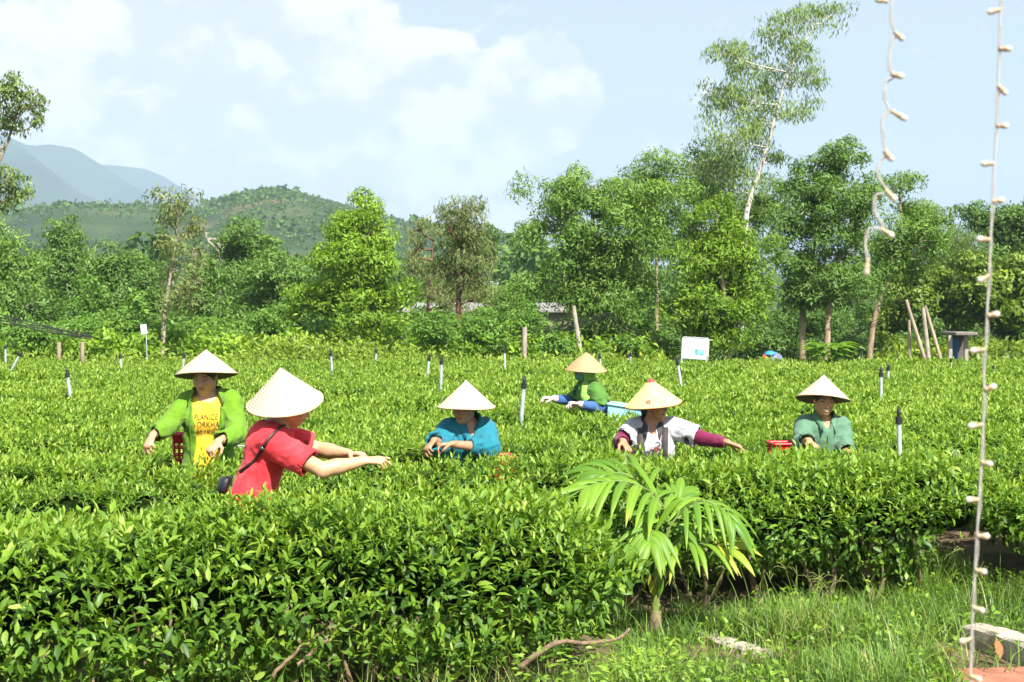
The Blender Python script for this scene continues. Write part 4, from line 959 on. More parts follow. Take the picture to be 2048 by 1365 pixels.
def quad_axes(o, x, y):
    ax = nrm(x - o); n = nrm(np.cross(ax, y - o)); up = np.cross(n, ax); return np.stack([ax, up, n])
def text_mesh(txt, size, mat):
    cu = bpy.data.curves.new('lettering', 'FONT'); cu.body = txt; cu.size = size; cu.align_x = 'CENTER'; cu.align_y = 'CENTER'; cu.extrude = 0.0
    ob = bpy.data.objects.new('lettering', cu); COL.objects.link(ob)
    dg = bpy.context.evaluated_depsgraph_get(); me = bpy.data.meshes.new_from_object(ob.evaluated_get(dg)); bpy.data.objects.remove(ob)
    me.materials.clear(); me.materials.append(mat); return me
def build_board():
    d = 29.8; tl, tr, bl, br = W(1368, 675.5, d), W(1417, 678.5, d - .25), W(1365, 715, d), W(1412, 719, d - .25)
    c = (tl + tr + bl + br) / 4; ax = nrm(tr - tl); up = nrm(tl - bl); up = nrm(up - ax * np.dot(up, ax)); nn = np.cross(ax, up)
    w = np.linalg.norm(tr - tl); h = np.linalg.norm(tl - bl)
    base = c.copy(); base[2] = 0; root = thing('notice_board', 'white notice board on two grey posts at the far edge of the tea', 'sign', base)
    m = MB(); box(m, c, (w, h, .02), np.stack([ax, up, nn]), bevel=.004); child(m.build('panel', WHITEP, smooth=False), root)
    FR = surf('board_frame', (0.62, 0.66, 0.66), scale=9, rough=.5, bump=.1)
    for s in (-1, 1):
        e = c + ax * s * (w / 2 + .012) + up * (h / 2); lo = e - up * (e[2] / up[2]); m = MB(); box(m, (e + lo) / 2, (.032, np.linalg.norm(e - lo), .032), np.stack([ax, up, nn]), bevel=.004); child(m.build('post', FR, smooth=False), root)
    for s in (-1, 1):
        m = MB(); box(m, c + up * s * (h / 2 + .012), (w, .024, .03), np.stack([ax, up, nn]), bevel=.003); child(m.build('frame_rail', FR, smooth=False), root)
    front = nn if nn[1] < 0 else -nn
    ink = surf('faded_ink', (0.30, 0.34, 0.36), scale=30, rough=.8, bump=0); red = surf('faded_red_ink', (0.75, 0.45, 0.42), scale=30, rough=.8, bump=0)
    def word(t, u, v, s, mt):
        me = text_mesh(t, s, mt); o = link('lettering', me); p = c + ax * u * w + up * v * h + front * .0125
        y = up; x = ax; z = np.cross(x, y)
        o.matrix_world = Matrix(((x[0], y[0], z[0], p[0]), (x[1], y[1], z[1], p[1]), (x[2], y[2], z[2], p[2]), (0, 0, 0, 1))); o.parent = root; o.matrix_parent_inverse = Matrix.Translation(-Vector(root.location))
    word('HOP TAC XA', .10, .32, .062, ink); word('SX CHE VA TIEU THU', .12, .18, .036, ink); word('CHE SACH', .08, .08, .03, ink)
    for q, v in enumerate((-.02, -.12, -.22, -.32)): word('...........' , -.27, v, .035, red)
    m = MB(); pc = c + ax * .20 * w - up * .18 * h + front * .0125; box(m, pc, (w * .36, h * .28, .004), np.stack([ax, up, nn])); 
    pic = surf('board_picture', (0.30, 0.80, 0.68), (0.06, 0.34, 0.30), scale=9, rough=.6, bump=0, lo=.4, hi=.55); child(m.build('picture', pic, smooth=False), root)
build_board()
def build_small_sign():
    d = 31; b = W(297, HY, d); b[2] = 0; root = thing('small_sign', 'small blank white sign on a thin stake at the left', 'sign', b)
    m = MB(); tube(m, np.array([b, W(292, 655, d)]), .012, 6); child(m.build('stake', PVC), root)
    c = W(288, 659, d); x = nrm([1, 0, .12]); y = nrm([-.16, 0, 1]); y = nrm(y - x * np.dot(x, y)); m = MB(); box(m, c + [0, -.02, 0], (.13, .21, .01), np.stack([x, y, np.cross(x, y)]), bevel=.002); child(m.build('panel', WHITEP, smooth=False), root)
build_small_sign()
def post(name, ctrl, r, mat, label, cat, d, sides=8, r1=None, extra=None, group=None):
    pts = [W(x, y, d) for x, y in ctrl]; u = nrm(pts[0] - pts[1]); base = pts[0] + u * (pts[0][2] / max(-u[2], .2)); b = base.copy(); b[2] = 0
    m = MB(); c = curve([base] + pts[0:], 8) if len(pts) > 2 else np.array([base, pts[0] * .5 + pts[1] * .5, pts[-1]]); tube(m, c, np.linspace(r, r1 or r, len(c)), sides)
    o = m.build(name, mat, origin=b); tag(o, label, cat, group); return o
post('fence_post', [(118, 706), (118, 685)], .045, WOOD, 'short wooden post at the field edge, left one of two', 'post', 30, 6, group='short posts at the left edge of the field')
post('fence_post', [(165, 700), (165, 684)], .045, WOOD, 'short wooden post at the field edge, right one of two', 'post', 30, 6, group='short posts at the left edge of the field')
post('pole', [(1160, 702), (1147, 612)], .065, CONCP, 'leaning tan pole behind the worker in the green scarf', 'pole', 33, r1=.045)
post('pole', [(1049, 708), (1049, 655)], .05, CONCP, 'short upright tan pole between the feathery bushes', 'pole', 32, r1=.06)
GP = 'leaning wooden poles at the right'
post('pole', [(1848, 715), (1812, 600)], .05, WOOD, 'wooden pole leaning left, with cables at its top', 'pole', 32.2, r1=.036, group=GP)
post('pole', [(1820, 715), (1818, 640)], .04, WOOD, 'short straight pole left of the leaning poles', 'pole', 32.4, r1=.032, group=GP)
post('pole', [(1857, 715), (1846, 616)], .055, CONCP, 'pale thick pole in the middle of the leaning poles', 'pole', 32.2, r1=.042, group=GP)
post('pole', [(1880, 715), (1850, 612)], .05, WOOD, 'grey wooden pole, rightmost of the leaning poles', 'pole', 32.5, r1=.036, group=GP)
def utility(x, top, d, label, arm=True):
    b = W(x, HY, d); b[2] = 0; t = W(x, top, d); root = thing('utility_pole', label, 'utility pole', b, 'concrete utility poles beyond the trees')
    m = MB(); tube(m, np.array([b, (b + t) / 2, t]), [.2, .16, .12], 8); child(m.build('pole', CONCP), root)
    if arm:
        m = MB(); box(m, t + [0, 0, -.1], (.95, .10, .10), bevel=.02); child(m.build('crossarm', CONCP, smooth=False), root)
        for s in (-1, 1):
            m = MB(); tube(m, np.array([t + [0, -.08, -.6], t + [s * .42, -.08, -.16]]), .05, 5); child(m.build('brace', CONCP), root)
            m = MB(); tube(m, np.array([t + [s * .5, 0, -.04], t + [s * .5, 0, .16]]), [.05, .035], 6); child(m.build('insulator', CONCP), root)
utility(437, 474, 58, 'concrete utility pole with a crossarm above the left trees')
utility(388, 496, 66, 'plain concrete utility pole top left of the crossarm pole', False)
# ---- cables
CABLE = surf('black_cable', (0.012, 0.012, 0.014), scale=9, rough=.6, bump=0)
def cables(label, a, b, sag, n, sp, r, d0, d1):
    A = W(*a, d0); B = W(*b, d1); root = thing('cable_bundle', label, 'cables', (A + B) / 2)
    for q in range(n):
        o = np.array([0, 0, (q - n / 2) * sp]); t = np.linspace(0, 1, 14)[:, None]
        pts = A + (B - A) * t + o * (1 - .5 * t) - np.array([0, 0, 1]) * sag * 4 * t * (1 - t) + 0.01 * rng.normal(size=(14, 3))
        m = MB(); tube(m, pts, r, 5); child(m.build('cable', CABLE), root)
cables('drooping bundle of black cables at the left edge', (-160, 590), (185, 674), .06, 4, .07, .012, 31, 32)
cables('bundle of black cables sagging left of the leaning tan pole', (985, 675), (1215, 628), .1, 4, .07, .009, 33.5, 33)
cables('black cables running down from the leaning wooden poles', (1812, 606), (1660, 690), .05, 3, .07, .009, 32.2, 36)
cables('thin cables in the shade left of the notice board', (1215, 628), (1365, 695), .15, 3, .1, .012, 33, 35)
# ---- rubbish heap, hut, far houses
def build_heap():
    b = W(1545, HY, 33); b[2] = 0; root = thing('tarpaulin_heap', 'heap of blue, orange and purple tarpaulin under the trees', 'tarpaulin', b)
    for (x, y, rx, ry, c, nm) in [(1545, 712, 19, 8, (0.16, 0.16, 0.40), 'purple_sheet'), (1540, 706, 12, 4, (0.04, 0.26, 0.45), 'blue_sheet'), (1532, 712, 9, 5, (0.45, 0.10, 0.05), 'orange_sheet')]:
        k = 33 / F_PX; m = MB(); n1, n2 = 20, 10; V = []
        for i in range(n2):
            for j in range(n1):
                th = j / n1 * 6.283; ph = i / (n2 - 1) * 1.57; V.append([math.cos(th) * math.cos(ph) * rx * k, math.sin(th) * math.cos(ph) * rx * k, math.sin(ph) * ry * 2.0 * k - ry * k])
        V = np.array(V); V *= 1 + .16 * vnoise(V * 9)[:, None]; Fq = [[i * n1 + j, i * n1 + (j + 1) % n1, (i + 1) * n1 + (j + 1) % n1, (i + 1) * n1 + j] for i in range(n2 - 1) for j in range(n1)]
        m.add(V + W(x, y, 33 - (nm != 'purple_sheet') * .1), Fq); child(m.build(nm, surf(nm, c, rough=.5, scale=6, bump=.3)), root)
    m = MB(); box(m, b + [0, 0, .42], (.5, .5, .86), bevel=.05); child(m.build('crate_base', WOOD, smooth=False), root)
build_heap()
def build_hut():
    d = 33.5; b = W(1918, HY, d); b[2] = 0; k = d / F_PX; root = thing('hut', 'small hut with a flat grey roof and a blue door at the right', 'hut', b)
    z = lambda y: CAM_H - (y - HY) * k
    m = MB(); box(m, [b[0], b[1], (z(664) + z(671)) / 2], (44 * k, 1.2, 7 * k), bevel=.02); child(m.build('roof', surf('roof_grey', (0.20, 0.18, 0.16), rough=.9), smooth=False), root)
    for x in (1900, 1932):
        m = MB(); p = W(x, HY, d - .3); box(m, [p[0], p[1], z(671) / 2], (.09, .09, z(671)), bevel=.01); child(m.build('post', CONCP, smooth=False), root)
    m = MB(); box(m, [b[0] + .1, b[1] + .35, z(672) / 2], (36 * k, .12, z(672)), bevel=.01); child(m.build('wall', surf('hut_wall', (0.12, 0.10, 0.09), rough=.9), smooth=False), root)
    p = W(1910, HY, d - .1); m = MB(); box(m, [p[0], p[1], z(676) / 2], (13 * k, .05, z(676)), bevel=.01); dr = child(m.build('door', surf('blue_paint', (0.03, 0.13, 0.34), rough=.5), smooth=False), root)
    m = MB(); tube(m, np.array([[p[0] + .05, p[1] - .05, .9], [p[0] + .05, p[1] - .05, 1.05]]), .012, 6); child(m.build('handle', PVC), dr)
build_hut()
def house(px, py, d, w, h, dep, wallc, roofc, label, rh=.9):
    b = W(px, HY, d); b[2] = 0; top = CAM_H - (py - HY) / F_PX * d; root = thing('house', label, 'house', b, 'far buildings glimpsed between the trees')
    wall = surf('wall_' + label[:12].replace(' ', '_'), wallc, rough=.9, scale=1.5, bump=.1); roof = surf('roof_' + label[:12].replace(' ', '_'), roofc, rough=.5, scale=2, bump=.1)
    m = MB(); box(m, b + [0, 0, (top - rh) / 2], (w, dep, top - rh)); child(m.build('wall', wall, smooth=False), root)
    m = MB(); y0, y1 = b[1] - dep / 2 - .3, b[1] + dep / 2 + .3; x0, x1 = b[0] - w / 2 - .3, b[0] + w / 2 + .3; zt = top; ze = top - rh - .05
    V = [[x0, y0, ze], [x1, y0, ze], [x1, b[1], zt], [x0, b[1], zt], [x0, y1, ze], [x1, y1, ze]]; V = V + [[x, y, z + .08] for x, y, z in V]
    m.add(V, [[0, 1, 2, 3], [3, 2, 5, 4], [6, 9, 8, 7], [9, 10, 11, 8], [0, 6, 7, 1], [4, 5, 11, 10], [0, 3, 9, 6], [3, 4, 10, 9], [1, 7, 8, 2], [2, 8, 11, 5]]); child(m.build('roof', roof, smooth=False), root)
    for q in np.arange(-w / 2 + 1, w / 2 - .4, 2.2):
        m = MB(); box(m, [b[0] + q, y0 + .29, (top - rh) * .55], (.8, .06, 1.0)); wn = child(m.build('window', BLACKP, smooth=False), root)
house(1000, 565, 130, 2.6, 2.2, 4, (0.62, 0.6, 0.55), (0.45, 0.58, 0.75), 'white house with a pale blue roof far between the trees', .5)
house(970, 609, 62, 7.5, 2.2, 3.5, (0.22, 0.20, 0.15), (0.26, 0.25, 0.22), 'long low shed with a pale roof behind the feathery bushes', .3)
house(1094, 612, 62, 1.2, 2.2, 2.5, (0.70, 0.52, 0.2), (0.3, 0.22, 0.15), 'yellow-walled hut half hidden behind the big acacia', .3)

# ---- strings of fairy lights hanging close to the camera
CORD = surf('light_cord', (0.44, 0.42, 0.38), (0.34, 0.33, 0.30), scale=60, rough=.5, bump=.1)
BULB = surf('light_bulb_cap', (0.44, 0.34, 0.20), (0.32, 0.25, 0.15), scale=60, rough=.4, bump=.1, coat=.3)
LENS = surf('light_lens', (0.70, 0.66, 0.56), (0.58, 0.54, 0.44), scale=90, rough=.15, bump=0, spec=.8, coat=1.0)
def light_string(label, pts, bulbs, d, r=0.0013):
    c = curve([W(x, y, d) for x, y in pts], 12 * len(pts)); root = thing('light_string', label, 'string lights', c[-1], 'strings of fairy lights hanging in front of the field')
    m = MB(); tube(m, c, r, 7); child(m.build('cord', CORD), root)
    m = MB(); tube(m, c + np.array([.0028, .002, 0]) + .0012 * np.sin(np.arange(len(c)) * .35)[:, None] * np.array([1, 0, 0]), r * .75, 6); child(m.build('cord', CORD), root)
    for (x0, y0, x1, y1) in bulbs:
        a = W(x0, y0, d); e = W(x1, y1, d); L = np.linalg.norm(e - a); u = nrm(e - a); z = u; x = nrm(np.cross(u, [0, 1, .1])); y = np.cross(z, x)
        m = MB(); k = max(L, .018)
        lathe(m, np.array(np.array([[.0, 0], [.0034, 0], [.0037, .12 * k], [.0027, .3 * k], [.0042, .36 * k], [.0045, .6 * k], [.0040, .85 * k], [.0024, .97 * k], [0, k]]) * [rng.uniform(.8, 1.05), 1]), 12, a, np.stack([x, y, z])); bo = child(m.build('bulb', BULB), root); m = MB(); lathe(m, np.array([[.0047, .62 * k], [.0046, .84 * k], [.0030, .97 * k], [0, 1.03 * k]]) * [.98, 1], 12, a, np.stack([x, y, z])); child(m.build('lens', LENS), bo)
light_string('shorter curling light string hanging left, ending above the trees', [(1788, -260), (1786, -120), (1785, -20), (1781, 40), (1790, 66), (1782, 85), (1777, 135), (1786, 152), (1772, 165), (1768, 195), (1776, 218), (1764, 240), (1766, 285), (1772, 305), (1759, 325), (1755, 352), (1775, 385), (1752, 390), (1748, 420), (1764, 455), (1738, 458), (1730, 485), (1734, 520)],
             [(1775, 4, 1755, 0), (1788, 64, 1802, 76), (1782, 148, 1808, 154), (1782, 222, 1814, 240), (1768, 302, 1786, 322), (1770, 380, 1792, 402), (1762, 458, 1788, 474), (1736, 518, 1732, 552)], 2.0)
light_string('longer straight light string hanging from top to bottom at the right', [(2002, -260), (2001, -60), (2000, 20), (1999, 60), (1996, 160), (1992, 260), (1984, 400), (1981, 475), (1980, 500), (1977, 560), (1973, 640), (1971, 690), (1967, 720), (1968, 790), (1966, 850), (1962, 930), (1958, 1000), (1954, 1060), (1950, 1130), (1946, 1200), (1943, 1260), (1941, 1330), (1939, 1420), (1938, 1520)],
             [(1999, 20, 1980, 24), (1997, 98, 2024, 98), (1996, 172, 2004, 180), (1992, 252, 2014, 252), (1987, 328, 1970, 328), (1985, 404, 1996, 402), (1980, 480, 1953, 478), (1978, 552, 1966, 558), (1975, 632, 1986, 630), (1970, 700, 1940, 702), (1969, 780, 1980, 776), (1964, 850, 1936, 853), (1961, 925, 1978, 928), (1957, 1000, 1944, 1000), (1954, 1072, 1978, 1073), (1949, 1140, 1958, 1142), (1946, 1215, 1965, 1222), (1943, 1278, 1936, 1280), (1940, 1352, 1960, 1360)], 2.05)

# ================================================================== PEOPLE
# --- implicit surfaces: primitives blended into one continuous skin, meshed with surface nets
def sd_rc(P, a, b, ra, rb):
    a = np.asarray(a, np.float32); b = np.asarray(b, np.float32); ab = b - a
    t = np.clip(((P - a) @ ab) / max(float(ab @ ab), 1e-9), 0, 1)
    return np.linalg.norm(P - a - t[:, None] * ab, axis=1) - (ra + (rb - ra) * t)
def sd_flat(P, a, b, ra, rb, n, s):
    a = np.asarray(a, np.float32); n = np.asarray(n, np.float32)
    Q = P + ((s - 1) * ((P - a) @ n))[:, None] * n
    return sd_rc(Q, a, b, ra, rb) / (s ** 0.5)
def sd_el(P, c, A, r):
    q = (P - np.asarray(c, np.float32)) @ np.asarray(A, np.float32).T / np.asarray(r, np.float32)
    k0 = np.linalg.norm(q, axis=1); k1 = np.linalg.norm(q / np.asarray(r, np.float32), axis=1)
    return k0 * (k0 - 1) / np.maximum(k1, 1e-6)
def smin(a, b, k):
    if k <= 0: return np.minimum(a, b)
    h = np.clip(0.5 + 0.5 * (b - a) / k, 0, 1); return b * (1 - h) + a * h - k * h * (1 - h)
def evalp(prims, P):
    d = None
    for p in prims:
        kind = p[0]; k = p[-1]
        v = sd_rc(P, *p[1:-1]) if kind in ('rc', '-rc') else sd_flat(P, *p[1:-1]) if kind == 'fl' else sd_el(P, *p[1:-1])
        if kind[0] == '-': d = -smin(-d, v, k)
        else: d = v if d is None else smin(d, v, k)
    return d
def surfnet(f, lo, hi, h):
    lo = np.asarray(lo, float); hi = np.asarray(hi, float); B = 8
    nb = np.maximum(np.ceil((hi - lo) / (h * B)).astype(int), 1); n = nb * B + 1
    g = np.stack(np.meshgrid(*[np.arange(k) for k in nb], indexing='ij'), -1).reshape(-1, 3)
    cen = (lo + (g * B + B / 2) * h).astype(np.float32)
    fc = f(cen); near = np.abs(fc) < h * B * 1.25
    V = np.ones(tuple(n), np.float32)
    inside = g[(fc < 0) & ~near]
    for b in inside: V[b[0] * B:(b[0] + 1) * B + 1, b[1] * B:(b[1] + 1) * B + 1, b[2] * B:(b[2] + 1) * B + 1] = -1
    mask = np.zeros(tuple(n), bool)
    for b in g[near]: mask[b[0] * B:(b[0] + 1) * B + 1, b[1] * B:(b[1] + 1) * B + 1, b[2] * B:(b[2] + 1) * B + 1] = True
    idx = np.argwhere(mask)
    if len(idx) == 0: return np.zeros((0, 3)), np.zeros((0, 4), int)
    V[mask] = f((lo + idx * h).astype(np.float32))
    s = V < 0
    c = np.zeros(tuple(n - 1), np.int8)
    for dx in (0, 1):
        for dy in (0, 1):
            for dz in (0, 1): c += s[dx:n[0] - 1 + dx, dy:n[1] - 1 + dy, dz:n[2] - 1 + dz]
    cell = (c > 0) & (c < 8); ci = np.argwhere(cell); vid = np.full(tuple(n - 1), -1, np.int64); vid[cell] = np.arange(len(ci))
    acc = np.zeros((len(ci), 3)); cnt = np.zeros(len(ci))
    cor = [(a, b, d) for a in (0, 1) for b in (0, 1) for d in (0, 1)]
    for i, a in enumerate(cor):
        for b in cor[i + 1:]:
            if sum(x != y for x, y in zip(a, b)) != 1: continue
            va = V[ci[:, 0] + a[0], ci[:, 1] + a[1], ci[:, 2] + a[2]]; vb = V[ci[:, 0] + b[0], ci[:, 1] + b[1], ci[:, 2] + b[2]]
            x = (va < 0) != (vb < 0); t = np.where(x, va / (va - vb + 1e-12), 0)
            acc += np.where(x[:, None], np.array(a) + t[:, None] * (np.array(b) - np.array(a)), 0); cnt += x
    verts = lo + (ci + acc / np.maximum(cnt, 1)[:, None]) * h
    Q = []
    for ax in range(3):
        u, w = [(1, 2), (2, 0), (0, 1)][ax]
        sl0 = [slice(None)] * 3; sl1 = [slice(None)] * 3; sl0[ax] = slice(0, -1); sl1[ax] = slice(1, None)
        ch = s[tuple(sl0)] != s[tuple(sl1)]; e = np.argwhere(ch)
        e = e[(e[:, u] > 0) & (e[:, w] > 0) & (e[:, u] < n[u] - 1) & (e[:, w] < n[w] - 1)]
        ins = s[e[:, 0], e[:, 1], e[:, 2]]
        def gid(du, dw):
            q = e.copy(); q[:, u] += du; q[:, w] += dw; return vid[q[:, 0], q[:, 1], q[:, 2]]
        q = np.stack([gid(-1, -1), gid(0, -1), gid(0, 0), gid(-1, 0)], -1); q[~ins] = q[~ins][:, ::-1]
        Q.append(q)
    Q = np.concatenate(Q); return verts, Q[(Q >= 0).all(1)]
def skin_mat():
    m, nt, out = new_mat('skin'); L = nt.links.new
    at = N(nt, 'ShaderNodeAttribute', attribute_name='col'); pb = N(nt, 'ShaderNodeBsdfPrincipled')
    pb.inputs['Roughness'].default_value = 0.45; pb.inputs['Specular IOR Level'].default_value = 0.45
    tc = N(nt, 'ShaderNodeTexCoord'); n = N(nt, 'ShaderNodeTexNoise'); n.inputs['Scale'].default_value = 60; L(tc.outputs['Object'], n.inputs['Vector'])
    mx = N(nt, 'ShaderNodeMix', data_type='RGBA', blend_type='MULTIPLY'); mx.inputs[0].default_value = 0.6
    L(at.outputs['Color'], mx.inputs[6]); L(ramp(nt, n.outputs['Fac'], [(0.3, (0.80, 0.74, 0.70)), (0.7, (1.08, 1.05, 1.02))]), mx.inputs[7])
    L(mx.outputs[2], pb.inputs['Base Color']); L(pb.outputs[0], out.inputs[0]); return m
SKIN = skin_mat()
def cloth(name, c, rough=0.85, sheen=0.3):
    """woven cloth: faded patches, weave, sharp little creases"""
    if name in MATS: return MATS[name]
    m, nt, out = new_mat(name); L = nt.links.new; pb = N(nt, 'ShaderNodeBsdfPrincipled'); L(pb.outputs[0], out.inputs[0])
    pb.inputs['Roughness'].default_value = rough; pb.inputs['Specular IOR Level'].default_value = .2; pb.inputs['Sheen Weight'].default_value = .1
    tc = N(nt, 'ShaderNodeTexCoord'); v = tc.outputs['Object']
    n = N(nt, 'ShaderNodeTexNoise'); n.inputs['Scale'].default_value = 7; n.inputs['Detail'].default_value = 8; n.inputs['Roughness'].default_value = .7; L(v, n.inputs['Vector'])
    lum = sum(c) / 3; fade = tuple(x * .86 + lum * .14 + .012 for x in c)
    L(ramp(nt, n.outputs['Fac'], [(.32, tuple(x * .80 for x in c)), (.5, c), (.72, fade)]), pb.inputs['Base Color'])
    mp = N(nt, 'ShaderNodeMapping'); mp.inputs['Rotation'].default_value = (.4, .6, .5); mp.inputs['Scale'].default_value = (1, 1, 2.2); L(v, mp.inputs[0])
    r1 = N(nt, 'ShaderNodeTexNoise'); r1.noise_type = 'RIDGED_MULTIFRACTAL'; r1.inputs['Scale'].default_value = 9; r1.inputs['Detail'].default_value = 2; r1.inputs['Distortion'].default_value = .6; L(mp.outputs[0], r1.inputs['Vector'])
    b1 = N(nt, 'ShaderNodeBump'); b1.inputs['Strength'].default_value = .55; b1.inputs['Distance'].default_value = .006; L(r1.outputs['Fac'], b1.inputs['Height'])
    n2 = N(nt, 'ShaderNodeTexNoise'); n2.inputs['Scale'].default_value = 420; L(v, n2.inputs['Vector'])
    b2 = N(nt, 'ShaderNodeBump'); b2.inputs['Strength'].default_value = .25; b2.inputs['Distance'].default_value = .002; L(n2.outputs['Fac'], b2.inputs['Height']); L(b1.outputs[0], b2.inputs['Normal']); L(b2.outputs[0], pb.inputs['Normal'])
    MATS[name] = m; return m
def wrinkle(P, amp, seed, sc=1.0):
    q = P * sc + seed
    w = vnoise(np.stack([q[:, 0] * 13, q[:, 1] * 13, q[:, 2] * 7], -1))
    r = 1 - np.abs(vnoise(np.stack([q[:, 0] * 9 + q[:, 2] * 7, q[:, 1] * 9, q[:, 2] * 16 - q[:, 0] * 6], -1))) * 2
    r2 = 1 - np.abs(vnoise(np.stack([q[:, 0] * 18 - q[:, 2] * 14, q[:, 1] * 18, q[:, 2] * 24], -1))) * 2
    return amp * (0.5 * w + 0.9 * np.clip(r, 0, 1) ** 2 + 0.4 * np.clip(r2, 0, 1) ** 2 - 0.3)
def march(f, P, d, n=26):
    """slide points along d until they meet the surface f = 0"""
    P = np.asarray(P, np.float32).copy(); d = np.asarray(d, np.float32)
    for _ in range(n): P = P + d * np.clip(f(P), -0.02, 0.05)[:, None] * 0.8
    return P

def quads_obj(name, V, Fq, mat, root, col=None):
    mb = MB(); mb.add(V, Fq); o = mb.build(name, mat)
    if col is not None:
        a = o.data.attributes.new('col', 'FLOAT_COLOR', 'POINT'); a.data.foreach_set('color', np.concatenate([col, np.ones((len(col), 1))], 1).astype(np.float32).ravel())
    child(o, root); return o

def hand_prims(w, d, n, side, curl=0.5, spread=0.28, s=1.0, thumb=0.6):
    """palm, four jointed fingers of unequal length, thumb leaving the side of the palm. d: finger direction, n: palm normal (the side fingers close to)"""
    d = nrm(d); n = nrm(n - d * np.dot(n, d)); x = np.cross(d, n) * side; pr = []
    w = np.asarray(w, float)
    pr.append(('fl', w - d * .005, w + d * .075 * s, .030 * s, .040 * s, n, 2.1, .012))
    pr.append(('fl', w + d * .03 * s + x * .018, w + d * .078 * s + x * .022, .020 * s, .022 * s, n, 1.5, .010))
    for j, (off, L, r) in enumerate([(.032, .068, .0080), (.011, .079, .0083), (-.011, .073, .0080), (-.031, .058, .0071)]):
        b = w + d * (.078 - .004 * abs(j - 1)) * s + x * off * s; ang = 0.0; dd = nrm(d + x * off * spread * 12)
        cj = curl[j] if hasattr(curl, '__len__') else curl * (1 + .12 * (j - 1))
        for q, (fr, dc) in enumerate([(.46, .45), (.30, .9), (.24, .7)]):
            ang += cj * dc; e = b + (dd * math.cos(ang) + n * math.sin(ang)) * L * fr * s
            pr.append(('rc', b, e, r * s * (1 - .08 * q), r * s * (.94 - .08 * q), 0.002 if q else .004)); b = e
    tb = w + d * .022 * s + x * .030 * s + n * .006; t1 = tb + nrm(d * .55 + x * .75 + n * .35 * (.4 + thumb)) * .036 * s
    t2 = t1 + nrm(d * .8 + x * (.55 - .8 * thumb) + n * (.2 + .6 * thumb)) * .030 * s; t3 = t2 + nrm(d * .85 + x * (.2 - .9 * thumb) + n * (.2 + .6 * thumb)) * .024 * s
    pr += [('rc', tb, t1, .014 * s, .0115 * s, .010), ('rc', t1, t2, .0115 * s, .0098 * s, .004), ('rc', t2, t3, .0098 * s, .0075 * s, .003)]
    return pr

def head_prims(c, r, f, u, s=1.0, smile=False):
    A = np.stack([r, f, u]); p = lambda x, y, z: c + (r * x + f * y + u * z) * s
    R3 = lambda *q: np.array(q) * s
    pr = [('el', p(0, -.012, .032), A, R3(.074, .094, .088), .0), ('el', p(0, .022, -.035), A, R3(.060, .068, .078), .03),
          ('rc', p(0, .055, -.088), p(0, .06, -.085), .022 * s, .022 * s, .025),
          ('rc', p(-.05, .0, -.055), p(.05, .0, -.055), .022 * s, .022 * s, .03),
          ('el', p(-.038, .058, -.020), A, R3(.026, .024, .024), .02), ('el', p(.038, .058, -.020), A, R3(.026, .024, .024), .02),
          ('el', p(0, .076, .030), A, R3(.045, .014, .010), .015),
          ('-el', p(-.031, .097, .010), A, R3(.018, .016, .011), .010), ('-el', p(.031, .097, .010), A, R3(.018, .016, .011), .010),
          ('rc', p(0, .083, .012), p(0, .102, -.026), .007 * s, .0105 * s, .008),
          ('el', p(-.012, .092, -.030), A, R3(.009, .010, .007), .006), ('el', p(.012, .092, -.030), A, R3(.009, .010, .007), .006),
          ('el', p(-.031, .079, .009), A, R3(.015, .010, .008), .004), ('el', p(.031, .079, .009), A, R3(.015, .010, .008), .004)]
    if smile:
        pr += [('-el', p(0, .094, -.055), A, R3(.028, .012, .009), .006), ('el', p(0, .082, -.054), A, R3(.026, .009, .008), .002),
               ('el', p(0, .086, -.066), A, R3(.024, .009, .005), .004), ('el', p(0, .089, -.045), A, R3(.026, .008, .004), .004)]
    else:
        pr += [('el', p(0, .087, -.051), A, R3(.023, .010, .0055), .005), ('el', p(0, .085, -.061), A, R3(.020, .010, .0065), .005), ('-rc', p(-.02, .097, -.056), p(.02, .097, -.056), .0022 * s, .0022 * s, .002)]
    for sd in (-1, 1):
        pr += [('el', p(sd * .076, -.012, -.006), A, R3(.010, .020, .031), .006)]
    return pr
